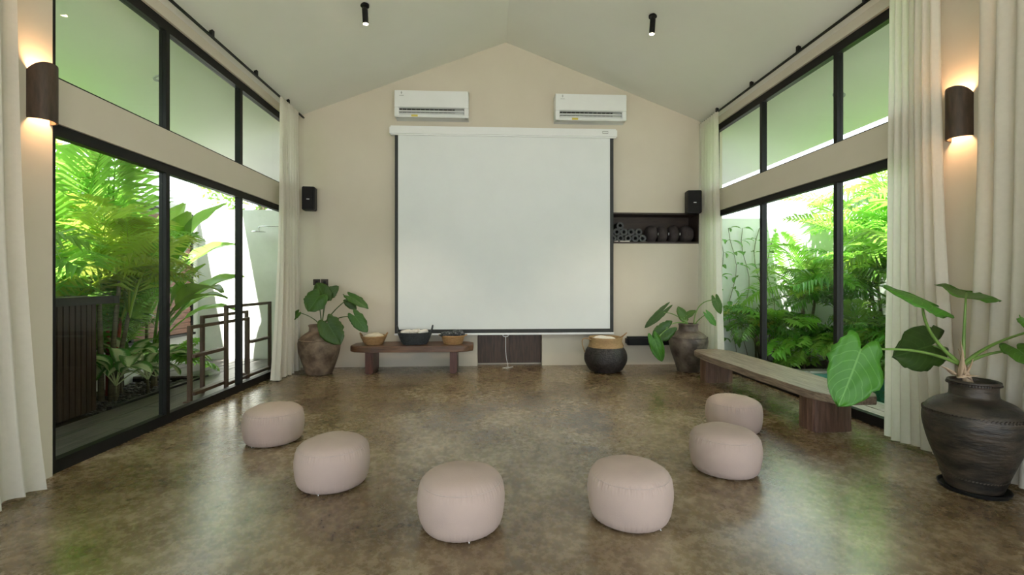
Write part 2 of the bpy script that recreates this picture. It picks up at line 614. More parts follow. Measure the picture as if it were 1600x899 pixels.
# back wall with the shelf niche and the panel recess
nx0, nz1 = at_y(948, 333, YB).x, at_y(1060, 333, YB).z
nx1, nz0 = at_y(1093, 333, YB).x, at_y(1060, 381, YB).z
fx0, fx1 = at_y(746, 560, YB).x, at_y(847, 560, YB).x
fz = 0.56
w = MB()


def wall_strip(x0, x1, z0, z1=None, y0=YB, y1=YB + 0.42):
    if z1 is None:
        xs = [x0, x1] if not (x0 < RX < x1) else [x0, RX, x1]
        pts = [(x0, z0), (x1, z0)] + [(x, roof(x) + 0.02) for x in reversed(xs)]
        w.prism(pts, y0, y1)
    else:
        w.box(x0, x1, y0, y1, z0, z1)


wall_strip(-3.33, fx0, 0)
wall_strip(fx0, fx1, fz)
wall_strip(fx1, nx0, 0)
wall_strip(nx0, nx1, 0, nz0)
wall_strip(nx0, nx1, nz1)
wall_strip(nx1, 3.9, 0)
w.box(nx0, nx1, YB + 0.40, YB + 0.42, nz0, nz1)
w.box(fx0, fx1, YB + 0.14, YB + 0.42, 0, fz)
tag(w.build('wall_back', M['wall'], base=(0, YB, 0)), kind='structure')

# side walls: pillars, beam between the two window bands, strip above
BZ0, BZ1, TZ = 2.55, 2.876, 3.955
PIL = (2.05, 3.47)
for side, xi, xo, nm in ((-1, XL, XL - 0.17, 'wall_left'), (1, XR, XR + 0.17, 'wall_right')):
    x0, x1 = min(xi, xo), max(xi, xo)
    w = MB()
    for ya, yb in ((PIL[0], PIL[1] + (0.28 if side > 0 else 0)), (7.47, YB), (YN, YN + 0.3)):
        w.prism([(x0, 0), (x1, 0), (x1, roof(x1) + 0.02), (x0, roof(x0) + 0.02)], ya, yb)
    for ya, yb in ((PIL[1] + (0.28 if side > 0 else 0), 7.47), (YN + 0.3, PIL[0])):
        w.box(x0, x1, ya, yb, BZ0, BZ1)
        w.prism([(x0, TZ), (x1, TZ), (x1, roof(x1) + 0.02), (x0, roof(x0) + 0.02)], ya, yb)
    tag(w.build(nm, M['wall'], base=(xi, 3, 0)), kind='structure')


def bars(root, name, boxes, m):
    for bx in boxes:
        MB().box(*bx).build(name, m, root)


def glazing(nm, xa, xb, y0, y1, z0, z1, mull, head, foot, n):
    """frame between xa..xb with mullions at the given y"""
    r = struct_root(nm, ((xa + xb) / 2, (y0 + y1) / 2, z0))
    bars(r, 'frame_head', [(xa, xb, y0, y1, z1 - head, z1)], M['black'])
    bars(r, 'frame_sill', [(xa, xb, y0, y1, z0, z0 + foot)], M['black'])
    ys = [y0 + 0.025] + list(mull) + [y1 - 0.025]
    for y in ys:
        MB().box(xa, xb, y - 0.026, y + 0.026, z0 + foot, z1 - head).build('mullion', M['black'], r)
    xm = (xa + xb) / 2
    for a, c2 in zip(ys[:-1], ys[1:]):
        MB().box(xm - 0.004, xm + 0.004, a + 0.026, c2 - 0.026, z0 + foot, z1 - head).build('pane', M['glass'], r)
    return r


LM, RM = (4.70, 6.05), (4.79, 6.15)
glazing('door_1', -3.225, -3.155, PIL[1], 7.47, 0, BZ0, LM, 0.085, 0.095, 1)
glazing('window_1', -3.225, -3.155, PIL[1], 7.47, BZ1, TZ, LM, 0.10, 0.022, 2)
glazing('door_2', 3.73, 3.80, PIL[1] + 0.25, 7.47, 0, BZ0, RM, 0.085, 0.095, 3)
glazing('window_2', 3.73, 3.80, PIL[1] + 0.25, 7.47, BZ1, TZ, RM, 0.10, 0.022, 4)
NM = (-1.95, -0.6, 0.75)
glazing('door_3', -3.225, -3.155, YN + 0.3, PIL[0], 0, BZ0, NM, 0.085, 0.095, 5)
glazing('window_3', -3.225, -3.155, YN + 0.3, PIL[0], BZ1, TZ, NM, 0.10, 0.022, 6)
glazing('door_4', 3.73, 3.80, YN + 0.3, PIL[0], 0, BZ0, NM, 0.085, 0.095, 7)
glazing('window_4', 3.73, 3.80, YN + 0.3, PIL[0], BZ1, TZ, NM, 0.10, 0.022, 8)
# invented open front behind the viewpoint, lets daylight in: gable wall, slim posts, beam
w = MB().prism([(-3.30, 2.6), (3.86, 2.6), (3.86, roof(3.86) + .02), (RX, RZ + .02), (-3.30, roof(-3.30) + .02)], YN - 0.1, YN + 0.1)  # added above the opening to cut the flat frontal light
tag(w.build('unseen_gable_wall', M['wall']), kind='structure')
w = MB()
for x in (-1.1, 1.6):
    w.box(x - 0.04, x + 0.04, YN, YN + 0.1, 0, 2.52)
w.box(XL, XR, YN, YN + 0.1, 2.52, 2.6)
tag(w.build('trim_1', M['black']), kind='structure')

# neighbouring building mass behind the back wall, on whose side the shower hangs
w = MB().box(-3.33, 3.95, 8.07, 9.4, -0.1, 3.3)
tag(w.build('wall_outer', M['white_wall']), kind='structure')

# ------------------------------------------------------------------ outdoor ground and walls
g = MB()
g.box(-30, -3.3, -20, 30, -0.30, -0.12)
g.box(3.86, 4.0, -20, 30, -0.30, -0.12)
g.box(5.95, 30, -20, 30, -0.30, -0.12)
g.box(4.0, 5.95, 7.0, 30, -0.30, -0.12)
g.box(4.0, 5.95, -20, -1.5, -0.30, -0.12)
g.box(-3.3, 3.86, 7.85, 30, -0.30, -0.12)
tag(g.build('ground', M['soil'], base=(0, 0, -0.3)), kind='structure')
g = MB().box(-12, 12, -20, YN - 0.02, -0.11, -0.02)  # unseen pale paving, put in to bounce sunlight upwards
tag(g.build('bounce_terrace', M['paving'], base=(0, -10, -0.1)), kind='structure')
g = MB().box(-5.3, -4.3, YN, 3.0, -0.119, -0.03)
tag(g.build('lawn_strip', M['grass']), kind='structure')

w = MB()
w.box(-5.52, -5.32, -3, 8.9, -0.12, 2.72)
w.box(-5.32, -3.33, 8.72, 8.9, -0.12, 2.72)
tag(w.build('garden_wall', M['white_wall'], base=(-5.4, 6, -0.12)), kind='structure')
w = MB()
w.box(3.95, 7.6, 8.55, 8.75, -0.12, 2.6)
w.box(7.4, 7.6, -3, 8.55, -0.12, 3.0)
tag(w.build('garden_wall', M['white_wall'], base=(7.4, 6, -0.12)), kind='structure')

# decks: boards one by one
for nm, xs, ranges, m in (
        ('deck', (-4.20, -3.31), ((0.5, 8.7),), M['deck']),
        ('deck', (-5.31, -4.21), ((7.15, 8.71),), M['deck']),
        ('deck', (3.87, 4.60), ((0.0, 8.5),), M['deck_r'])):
    r = struct_root(nm, ((xs[0] + xs[1]) / 2, ranges[0][0], -0.03))
    MB().box(xs[0], xs[1], ranges[0][0], ranges[0][1], -0.10, -0.05).build('deck_frame', M['black'], r)
    n = round((xs[1] - xs[0]) / 0.145)
    pw = (xs[1] - xs[0]) / n
    for i in range(n):
        y = ranges[0][0] - rnd.random() * 1.2
        while y < ranges[0][1]:
            y2 = y + rnd.uniform(1.7, 2.4)
            ya, yb = max(y, ranges[0][0]), min(y2, ranges[0][1])
            if yb - ya > 0.05:
                dz = rnd.uniform(-0.003, 0.003)
                MB().box(xs[0] + i * pw + 0.003, xs[0] + (i + 1) * pw - 0.003, ya + 0.002, yb - 0.002, -0.05, -0.022 + dz).build('plank', m, r)
            y = y2
# kerb of the planting bed
tag(MB().box(-4.26, -4.205, 5.36, 7.14, -0.11, 0.0).build('bed_kerb', M['bar_top']), kind='structure')

# pool
r = MB()
r.box(4.62, 5.72, -1.4, 6.9, -1.2, -1.15)
r.box(4.60, 4.63, -1.4, 6.9, -1.2, -0.03)
r.box(5.70, 5.74, -1.4, 6.9, -1.2, -0.03)
r.box(4.62, 5.72, 6.86, 6.9, -1.2, -0.03)
r.box(4.62, 5.72, -1.44, -1.4, -1.2, -0.03)
tag(r.build('pool_basin', M['pool']), kind='structure')
tag(MB().grid(30, 120, lambda a, t: (4.635 + a * 1.06, -1.395 + t * 8.25, -0.10 + 0.006 * noise.noise((a * 9, t * 60, 0)))).build('pool_water', M['water'], smooth=True),
    'clear turquoise pool water beyond the deck on the right', 'water', kind='stuff')
cp = struct_root('pool_edge', (5.85, 3, -0.1))
y = -1.4
while y < 6.9:
    L = 0.42
    MB().bbox(5.74, 5.98, y + 0.004, min(y + L, 6.92) - 0.004, -0.10, 0.0 + rnd.uniform(-.004, .004), 0.012).build('coping_stone', M['coping'], cp)
    y += L
for i in range(3):
    MB().bbox(4.62 + i * 0.37, 4.98 + i * 0.37, 6.93, 7.15, -0.10, 0.0, 0.012).build('coping_stone', M['coping'], cp)

# ------------------------------------------------------------------ projection screen
YS = 7.50
hx0, hx1 = at_y(609, 205, YS).x, at_y(963.5, 205, YS).x
hz0, hz1 = at_y(786, 214, YS).z, at_y(786, 200, YS).z
sc = thing('projection_screen', 'large white pull-down projection screen with black border on the back wall', 'screen', ((hx0 + hx1) / 2, YS, hz0))
hb = MB().bbox(hx0, hx1, YS - 0.05, YS + 0.06, hz0, hz1, 0.02).build('housing', M['white_pl'], sc)
smooth_by_angle(hb)
for x in (hx0 + 0.3, hx1 - 0.3):
    MB().box(x - 0.03, x + 0.03, YS + 0.05, YB, hz0 + 0.02, hz1 - 0.02).build('bracket', M['white_pl'], sc)
lx = at_y(946, 207, YS - 0.05)
lp = MB().box(lx.x - 0.05, lx.x + 0.045, YS - 0.053, YS - 0.049, lx.z - 0.018, lx.z + 0.018).build('name_plate', M['grey_pl'], hb)
MB().box(lx.x - 0.046, lx.x + 0.041, YS - 0.055, YS - 0.052, lx.z - 0.010, lx.z + 0.010).build('name_plate_face', M['white_pl'], hb)
ax0, ax1 = at_y(617, 400, YS).x, at_y(958.5, 400, YS).x
bx0, bx1 = at_y(622, 400, YS).x, at_y(953, 400, YS).x
zb1, zb0 = at_y(786, 514.5, YS).z, at_y(786, 520.5, YS).z
zw = at_y(786, 523.5, YS).z
MB().box(bx0, bx1, YS - 0.002, YS + 0.002, zb1, hz0 + 0.01).build('screen_fabric', M['screen'], sc)
q = MB()
q.box(ax0, bx0, YS - 0.0022, YS + 0.0022, zb0, hz0 + 0.01)
q.box(bx1, ax1, YS - 0.0022, YS + 0.0022, zb0, hz0 + 0.01)
q.box(bx0, bx1, YS - 0.0022, YS + 0.0022, zb0, zb1)
q.build('black_border', M['border'], sc)
MB().bbox(ax0 - 0.01, ax1 + 0.01, YS - 0.014, YS + 0.014, zw, zb0, 0.008).build('bottom_bar', M['white_pl'], sc)
# pull cord with its handle loop
pc = at_y(790, 523, YS - 0.02)
cdp = MB()
loop = [pc + Vector((0.045 * math.cos(a), 0, -0.015 + 0.02 * math.sin(a))) for a in [k * math.pi / 8 for k in range(17)]]
cdp.tube(loop, 0.004, 6)
end = on_floor(794, 574.5)
ctl = [pc + Vector((0, 0, -0.03)), pc + Vector((0.0, 0, -0.25)), Vector((pc.x + 0.012, YS - 0.03, 0.16)), Vector((end.x, end.y, 0.01)), Vector((end.x - 0.09, end.y - 0.06, 0.006)), Vector((end.x - 0.03, end.y - 0.09, 0.006)), Vector((end.x + 0.08, end.y + 0.05, 0.006))]
cdp.tube(ctl, 0.0045, 6)
cdp.build('pull_cord', M['white_pl'], sc)


# ------------------------------------------------------------------ air conditioners
def aircon(u0, u1, vt, vb, label):
    yb = YB
    yf = YB - 0.22
    p0, p1 = at_y(u0, vt, yf), at_y(u1, vt, yf)
    x0, x1 = p0.x, p1.x
    zt = (p0.z + p1.z) / 2
    zb = at_y((u0 + u1) / 2, vb, yf).z
    hh = zt - zb
    t = thing('air_conditioner', label, 'air conditioner', ((x0 + x1) / 2, yb, zb), 'wall air conditioners above the screen')
    prof = [(yb, zt), (yf + 0.02, zt), (yf + 0.004, zt - 0.015), (yf, zt - 0.05), (yf, zb + hh * 0.36), (yf + 0.05, zb + hh * 0.34), (yf + 0.075, zb + hh * 0.1), (yf + 0.07, zb + 0.01), (yb, zb)]
    bd = MB()
    n = len(prof)
    bd.add([(x0, y, z) for y, z in prof] + [(x1, y, z) for y, z in prof], [tuple(range(n)), tuple(range(2 * n - 1, n - 1, -1))] + [(i, i + n, (i + 1) % n + n, (i + 1) % n) for i in range(n)])
    o = bd.build('body', M['white_pl'], t)
    md = o.modifiers.new('b', 'BEVEL')
    md.width = 0.008
    md.segments = 2
    # side cheeks frame the outlet
    for xa, xb in ((x0, x0 + 0.07), (x1 - 0.07, x1)):
        MB().bbox(xa, xb, yf + 0.001, yf + 0.1, zb, zb + hh * 0.36, 0.01).build('side_cheek', M['white_pl'], t)
    MB().bbox(x0 + 0.012, x1 - 0.012, yf - 0.006, yf + 0.01, zb + hh * 0.37, zt - 0.012, 0.005).build('front_panel', M['white_pl'], t)
    MB().box(x0 + 0.07, x1 - 0.07, yf + 0.045, yf + 0.05, zb + hh * 0.10, zb + hh * 0.34).build('outlet', M['black_plastic'], t)
    for k in range(14):
        x = x0 + 0.12 + k * (x1 - x0 - 0.24) / 13
        MB().box(x - 0.003, x + 0.003, yf + 0.035, yf + 0.046, zb + hh * 0.12, zb + hh * 0.32).build('vane', M['grey_pl'], t)
    MB().box(x1 - 0.22, x1 - 0.08, yf + 0.034, yf + 0.045, zb + hh * 0.14, zb + hh * 0.32).build('sensor_cover', M['grey_pl'], t)
    for f, dy in ((0.225, 0.008), (0.12, 0.0)):
        m4 = Matrix.Translation((0, yf + 0.02 + dy, zb + hh * f)) @ Matrix.Rotation(math.radians(-25), 4, 'X')
        MB().box(x0 + 0.075, x1 - 0.075, -0.022, 0.012, -0.004, 0.004, m4).build('louvre', M['white_pl'], t)
    MB().bbox(x0 + 0.02, x1 - 0.02, yf + 0.004, yf + 0.12, zb, zb + hh * 0.1, 0.012).build('lower_lip', M['white_pl'], t)
    MB().box(x0 + 0.27, x0 + 0.37, yf + 0.001, yf + 0.005, zb + 0.005, zb + 0.035).build('yellow_sticker', M['yellow'], t)
    lg = MB()
    lx, lz = x0 + 0.115, zt - 0.05
    lg.box(lx - 0.004, lx + 0.004, yf - 0.008, yf - 0.005, lz - 0.022, lz + 0.022)
    lg.box(lx - 0.012, lx + 0.012, yf - 0.008, yf - 0.005, lz - 0.002, lz + 0.004)
    for k in range(5):
        lg.box(lx - 0.032 + k * 0.014, lx - 0.022 + k * 0.014, yf - 0.008, yf - 0.005, lz - 0.05, lz - 0.042)
    lg.build('small_logo', M['grey_pl'], t)


aircon(616, 732, 141, 183, 'white air conditioner high on the back wall above the left side of the screen')
aircon(868, 979, 146.5, 188, 'white air conditioner high on the back wall above the right side of the screen')


# ------------------------------------------------------------------ loudspeakers
def speaker(u0, u1, vt, vb, label, rz):
    yf = YB - 0.27
    p0, p1 = at_y(u0, vt, yf), at_y(u1, vb, yf)
    wdt, hh = (p1.x - p0.x) * 0.92, p0.z - p1.z
    cx = (p0.x + p1.x) / 2
    t = thing('loudspeaker', label, 'speaker', (cx, yf + 0.1, p1.z), 'wall loudspeakers')
    t.rotation_euler = (0, 0, rz)
    o = MB().bbox(-wdt / 2, wdt / 2, -0.1, 0.08, 0, hh, 0.012)
    oo = bpy.data.objects.new('cabinet', o.mesh('cabinet', M['black_plastic']))
    COL.objects.link(oo)
    oo.parent = t
    for nm, bx, mm in (('grille', (-wdt / 2 + .012, wdt / 2 - .012, -0.106, -0.099, .012, hh - .012), M['black']),
                       ('name_badge', (-0.022, 0.022, -0.109, -0.105, hh * .44, hh * .44 + .012), M['white_pl']),
                       ('wall_bracket', (-0.03, 0.03, 0.08, 0.155, hh * .35, hh * .65), M['black'])):
        oo = bpy.data.objects.new(nm, MB().box(*bx).mesh(nm, mm))
        COL.objects.link(oo)
        oo.parent = t


speaker(469.5, 490.5, 291, 328, 'black box loudspeaker on the back wall beside the left curtain', 0.12)
speaker(1075.5, 1098.5, 297, 333, 'black box loudspeaker on the back wall beside the right curtain', -0.12)

# ------------------------------------------------------------------ wall niche shelf with mats and cushions
ns = thing('niche_shelf', 'dark wood lined shelf niche sunk in the back wall beside the screen', 'shelf', ((nx0 + nx1) / 2, YB, nz0))
T = 0.028
MB().box(nx0 + .002, nx1 - .002, YB - 0.012, YB + 0.39, nz0 + .001, nz0 + T).build('bottom_board', M['niche_wood'], ns)
MB().box(nx0 + .002, nx1 - .002, YB - 0.012, YB + 0.39, nz1 - T, nz1 - .001).build('top_board', M['niche_wood'], ns)
MB().box(nx0 + .002, nx0 + T, YB - 0.01, YB + 0.39, nz0 + T, nz1 - T).build('side_board', M['niche_wood'], ns)
MB().box(nx1 - T, nx1 - .002, YB - 0.01, YB + 0.39, nz0 + T, nz1 - T).build('side_board', M['niche_wood'], ns)
MB().box(nx0 + T, nx1 - T, YB + 0.375, YB + 0.39, nz0 + T, nz1 - T).build('back_board', M['niche_wood'], ns)
zf = nz0 + T


def spiral_roll(x, z, r, y0, y1, label):
    t = MB()
    for ro, ri in ((r, r * 0.74), (r * 0.72, r * 0.45)):
        prof = [(ri, 0), (ri, 1), (ro * 0.985, 1), (ro, 0.98), (ro, 0.02), (ro * 0.985, 0), (ri, 0)]
        base = len(t.v)
        n = 20
        for rr, zz in prof:
            for k in range(n):
                a = 2 * math.pi * k / n
                t.v.append(Vector((x + rr * math.cos(a), y0 + (y1 - y0) * zz, z + rr * math.sin(a))))
        for j in range(len(prof) - 1):
            for k in range(n):
                t.f.append((base + j * n + k, base + j * n + (k + 1) % n, base + (j + 1) * n + (k + 1) % n, base + (j + 1) * n + k))
    o = t.build('yoga_mat', M['mat_roll'])
    smooth_by_angle(o, 50)
    return tag(o, label, 'yoga mat', 'rolled yoga mats in the niche')


rr = 0.062
xs0 = nx0 + T + rr + 0.03
rolls = []
for k in range(5):
    rolls.append((xs0 + k * 2 * rr * 1.02, zf + rr, 0, ['first rolled mat of the bottom row, nearest the screen edge', 'second rolled mat from the screen in the niche bottom row', 'middle rolled mat of the bottom row in the wall niche', 'fourth rolled mat from the screen in the niche bottom row', 'last rolled mat of the bottom row, next to the cushions'][k]))
for k in range(4):
    rolls.append((xs0 + rr * 1.02 + k * 2 * rr * 1.02, zf + rr * 2.75, 1, ['rolled mat at the screen end of the middle row in the niche', 'second rolled mat from the screen in the niche middle row', 'third rolled mat from the screen in the niche middle row', 'rolled mat at the cushion end of the middle row in the niche'][k]))
rolls.append((xs0 + 2 * rr * 1.02, zf + rr * 4.5, 2, 'pale-rimmed grey rolled mat topping the pile in the wall niche'))
for x, z, k, lab in rolls:
    spiral_roll(x, z, rr, YB + 0.03 + rnd.random() * 0.03, YB + 0.36, lab)

cxs = [at_y(u, 360, YB + 0.1).x for u in (1019, 1036, 1053.5)]
cw = [0.085, 0.078, 0.078]
names = ['round dark cushion standing on edge next to the rolled mats', 'second round dark cushion from the rolled mats in the niche', 'third round dark cushion from the rolled mats in the niche', 'round dark cushion at the far right end of the wall niche']
cxs.append(min(at_y(1074, 360, YB + 0.1).x, nx1 - T - 0.13))
cw.append(0.105)
for x, hw, lab in zip(cxs, cw, names):
    r = 0.148
    t = thing('round_cushion', lab, 'cushion', (x, YB + 0.17, zf), 'round cushions in the niche')
    prof = [(0.001, -hw), (r * .5, -hw * .98), (r * .8, -hw * .85), (r * .95, -hw * .5), (r, -hw * .12), (r * .975, 0), (r, hw * .12), (r * .95, hw * .5), (r * .8, hw * .85), (r * .5, hw * .98), (0.001, hw)]
    m_ = MB().lathe(prof, 28)
    m_.v = [Vector((x + p.z, YB + 0.17 + p.x, zf + r + p.y)) for p in m_.v]
    m_.build('cover', M['bolster'], t, smooth=True)
    if lab != names[3]:
        MB().box(x + hw - 0.006, x + hw + 0.0, YB + 0.03, YB + 0.05, zf + 0.12, zf + 0.16).build('white_tag', M['white_pl'], t)
for k, (a, c2, lab) in enumerate(((960, 966, 'small white folded strap at the screen edge of the wall niche'), (969, 984, 'flat white folded cloth at the front of the wall niche'))):
    x0, x1 = at_y(a, 376, YB).x, at_y(c2, 376, YB).x
    tag(MB().bbox(x0, x1, YB - 0.005, YB + 0.027, zf, zf + 0.016, 0.004).build('folded_cloth', M['towel']), lab, 'cloth')

# recessed wood panel below the screen
wp = thing('wood_panel', 'dark brown wood panel recessed in the wall under the screen', 'panel', ((fx0 + fx1) / 2, YB + 0.13, 0.03))
n = 2
for i in range(n):
    a = fx0 + 0.004 + i * (fx1 - fx0 - 0.008) / n
    e = a + (fx1 - fx0 - 0.008) / n
    MB().bbox(a + 0.0015, e - 0.0015, YB + 0.10, YB + 0.135, 0.03, fz - 0.004, 0.002).build('board', M['panel_wood'], wp)
# black wall ledge
p0, p1 = at_y(980, 527, YB - 0.15), at_y(1046, 540, YB - 0.15)
o = MB().bbox(p0.x, p1.x + 0.2, YB - 0.15, YB, p1.z, p0.z, 0.03).build('wall_ledge', M['black_plastic'])
tag(smooth_by_angle(o), 'short black rounded ledge on the back wall behind the right jar', 'ledge')
# switch plates
for a, c2, lab in ((489.5, 500.5, 'dark square wall plate nearer the left curtain above the plant'), (502, 513, 'dark square wall plate nearer the screen above the plant')):
    p0, p1 = at_y(a, 436.5, YB), at_y(c2, 446, YB)
    t = thing('wall_plate', lab, 'switch', ((p0.x + p1.x) / 2, YB, p1.z), 'dark wall plates')
    MB().bbox(p0.x, p1.x, YB - 0.012, YB, p1.z, p0.z, 0.003).build('plate', M['niche_wood'], t)
    xm = (p0.x + p1.x) / 2
    MB().box(xm - 0.02, xm + 0.02, YB - 0.016, YB - 0.011, p1.z + .03, p0.z - .03).build('rocker', M['black_plastic'], t)


# ------------------------------------------------------------------ curtains and rails
def curtain(x, yt0, yt1, yb0, yb1, zt, zb, nf, amp, label, seed, mid=None):
    t = thing('curtain', label, 'curtain', (x, (yb0 + yb1) / 2, zb), 'white curtains beside the windows')
    nu = nf * 12 + 1
    R = random.Random(seed)
    ph = [R.uniform(-0.5, 0.5) for _ in range(nf + 2)]
    am = [R.uniform(0.55, 1.25) for _ in range(nf + 2)]
    lift = [R.uniform(0.0, 0.03) for _ in range(nf + 2)]

    def fn(a, s):
        # s: 0 bottom, 1 top
        f = a * nf
        i = int(min(f, nf - 1e-6))
        fr = f - i
        A = amp * (am[i] * (1 - fr) + am[i + 1] * fr) * (0.55 + 0.75 * (1 - s) ** 0.8)
        p = ph[i] * (1 - fr) + ph[i + 1] * fr
        phase = 2 * math.pi * f + p * (1 - s) * 1.6
        sh = math.sin(phase)
        xx = x + A * (sh + 0.25 * math.sin(2 * phase + p * 3))
        k = (1 - s)
        k = k ** 2.6
        y0 = yt0 + (yb0 - yt0) * k
        y1 = yt1 + (yb1 - yt1) * k
        yy = y0 + (y1 - y0) * a + A * 0.35 * math.cos(phase)
        zz = zb + lift[i] * (1 - fr) * (1 - s) + lift[i + 1] * fr * (1 - s) + (zt - zb) * s
        xx += 0.012 * noise.noise((a * 5 + seed, s * 3, 1.3))
        return (xx, yy, zz)
    MB().grid(nu, 26, fn).build('fabric', M['curtain'], t, smooth=True)

    def head(a, s):
        ph2 = 2 * math.pi * a * nf * 1.5
        return (x + 0.022 * math.sin(ph2), yt0 + (yt1 - yt0) * a, zt - 0.075 + 0.085 * s)
    MB().grid(nu * 2, 3, head).build('heading_tape', M['curtain'], t, smooth=True)
    return t


ZT = 4.03
curtain(-2.97, 6.72, 7.34, 6.50, 7.35, ZT, 0.012, 8, 0.045, 'white curtain gathered at the far end of the left windows', 3)
curtain(3.54, 6.98, 7.56, 6.85, 7.55, ZT, 0.012, 6, 0.050, 'white curtain gathered at the far end of the right windows', 4)
curtain(-2.96, 1.90, 3.02, 1.85, 3.20, ZT, 0.012, 8, 0.042, 'white curtain at the left photo edge beside the left wall lamp', 5)
curtain(3.55, 3.46, 3.91, 3.30, 3.95, ZT, 0.012, 7, 0.034, 'white curtain between the right windows and the right wall lamp', 6)
curtain(3.57, 1.80, 3.17, 1.75, 3.28, ZT, 0.012, 12, 0.036, 'white curtain at the right photo edge behind the large dark jar', 8)

for x, lab in ((-3.00, 'thin black curtain rail along the left ceiling edge'), (3.57, 'thin black curtain rail along the right ceiling edge')):
    t = thing('curtain_rail', lab, 'curtain rail', (x, 2, 4.05))
    MB().box(x - 0.012, x + 0.012, YN + 0.3, YB - 0.01, 4.045, 4.065).build('rail', M['black'], t)
    y = 0.4
    while y < 7.6:
        MB().box(x - 0.018, x + 0.018, y - 0.02, y + 0.02, 4.06, roof(x) + 0.006).build('bracket', M['black'], t)
        y += 0.95

# ------------------------------------------------------------------ lamps
def sconce(x, sgn, y, zc, label):
    """curved wooden shield open at top and slanted below"""
    hh, rad = 0.40, 0.090
    t = thing('wall_lamp', label, 'wall lamp', (x, y, zc - hh / 2), 'wooden wall lamps on the pillars')
    n = 20

    def shell(r, z_in=0.0):
        pts = []
        for i in range(n + 1):
            a = math.pi * i / n - math.pi / 2
            px = x + sgn * math.cos(a) * r * 1.15
            py = y + math.sin(a) * r
            k = math.cos(a)          # 0 at wall, 1 at front
            lo = zc - hh / 2
            hi = zc + hh / 2 - 0.075 * (1 - k) ** 1.5
            pts.append((px, py, lo, hi))
        return pts
    o_, i_ = shell(rad), shell(rad - 0.012)
    m_ = MB()
    m_.add([(p[0], p[1], p[2]) for p in o_] + [(p[0], p[1], p[3]) for p in o_] + [(p[0], p[1], p[2]) for p in i_] + [(p[0], p[1], p[3]) for p in i_], [])
    k = n + 1
    for i in range(n):
        m_.f += [(i, i + 1, k + i + 1, k + i), (2 * k + i, 3 * k + i, 3 * k + i + 1, 2 * k + i + 1), (i, 2 * k + i, 2 * k + i + 1, i + 1), (k + i, k + i + 1, 3 * k + i + 1, 3 * k + i)]
    for i in (0, n):
        m_.f.append((i, k + i, 3 * k + i, 2 * k + i))
    smooth_by_angle(m_.build('shade', M['sconce'], t), 50)
    MB().box(x, x + sgn * 0.02, y - 0.03, y + 0.03, zc - 0.08, zc + 0.08).build('back_plate', M['black'], t)
    m_ = MB().lathe([(0.001, -0.03), (0.02, -0.02), (0.026, 0.0), (0.02, 0.02), (0.001, 0.03)], 16, (x + sgn * 0.05, y, zc))
    m_.build('bulb', M['bulb'], t, smooth=True)
    for dz in (-0.09, 0.09):
        l = bpy.data.lights.new('lamp_light', 'POINT')
        l.energy = 4.5
        l.color = (1.0, 0.55, 0.26)
        l.shadow_soft_size = 0.03
        lo = bpy.data.objects.new('lamp_light', l)
        COL.objects.link(lo)
        lo.parent = t
        lo.location = (sgn * 0.06, 0, hh / 2 + dz)


sconce(XL, 1, 3.37, 2.715, 'brown curved wooden wall lamp glowing beside the left curtain')
sconce(XR, -1, 3.43, 2.72, 'brown curved wooden wall lamp glowing between the two right curtains')


def ceiling_spot(u, v, lab, tilt):
    # meet the roof slope
    d = P(u, v, 1.0) - Vector((0, 0, H))
    s = 1 if d.x > 0 else -1
    # z = RZ - SL*s*(x-RX)
    side = 1 if True else -1
    for side in (-1, 1):
        k = (RZ + SL * side * RX - H) / (d.z + SL * side * d.x)
        p = Vector((0, 0, H)) + d * k
        if (p.x - RX) * side > 0:
            break
    t = thing('ceiling_spot', lab, 'spotlight', p, 'black ceiling spotlights')
    MB().lathe([(0.001, 0), (0.05, 0), (0.05, -0.025), (0.001, -0.025)], 20, p + Vector((0, 0, 0.0))).build('ceiling_rose', M['black'], t)
    MB().tube([p, p + Vector((0, 0, -0.06))], 0.012, 8).build('stem', M['black'], t)
    d2 = Vector((tilt, 0.12, -1)).normalized()
    a = p + Vector((0, 0, -0.05))
    MB().tube([a, a + d2 * 0.17], 0.034, 16).build('barrel', M['black'], t)
    MB().tube([a + d2 * 0.168, a + d2 * 0.176], 0.027, 16).build('lens', M['bulb2'], t)
    l = bpy.data.lights.new('spot_light', 'SPOT')
    l.energy = 60
    l.color = (1.0, 0.78, 0.55)
    l.spot_size = math.radians(70)
    l.spot_blend = 0.6
    l.shadow_soft_size = 0.03
    lo = bpy.data.objects.new('spot_light', l)
    COL.objects.link(lo)
    lo.parent = t
    lo.location = Vector((0, 0, -0.05)) + d2 * 0.19
    lo.rotation_euler = (-d2).to_track_quat('Z', 'Y').to_euler()


ceiling_spot(570, 7, 'black ceiling spotlight on the left roof slope', 0.03)
ceiling_spot(1020, 24, 'black ceiling spotlight on the right roof slope', -0.03)

# recessed downlights under the eaves
for u, v, lab, side in ((250, 122, 'small recessed downlight in the eaves outside the left upper windows', -1), (1311, 148, 'small recessed downlight in the eaves outside the right upper windows', 1)):
    d = P(u, v, 1.0) - Vector((0, 0, H))
    k = (RZ + SL * side * RX - H) / (d.z + SL * side * d.x)
    p = Vector((0, 0, H)) + d * k
    t = thing('downlight', lab, 'downlight', p, 'recessed downlights under the eaves')
    m4 = Matrix.Translation(p) @ Matrix.Rotation(math.atan(SL) * side, 4, 'Y')
    for nm, prof, mm in (('ring', [(0.045, 0.0), (0.045, -0.012), (0.07, -0.01), (0.072, 0.0)], M['grey_pl']), ('lens', [(0.001, -0.004), (0.046, -0.004)], M['white_pl'])):
        q = MB().lathe(prof, 24)
        q.v = [m4 @ p2 for p2 in q.v]
        q.build(nm, mm, t)


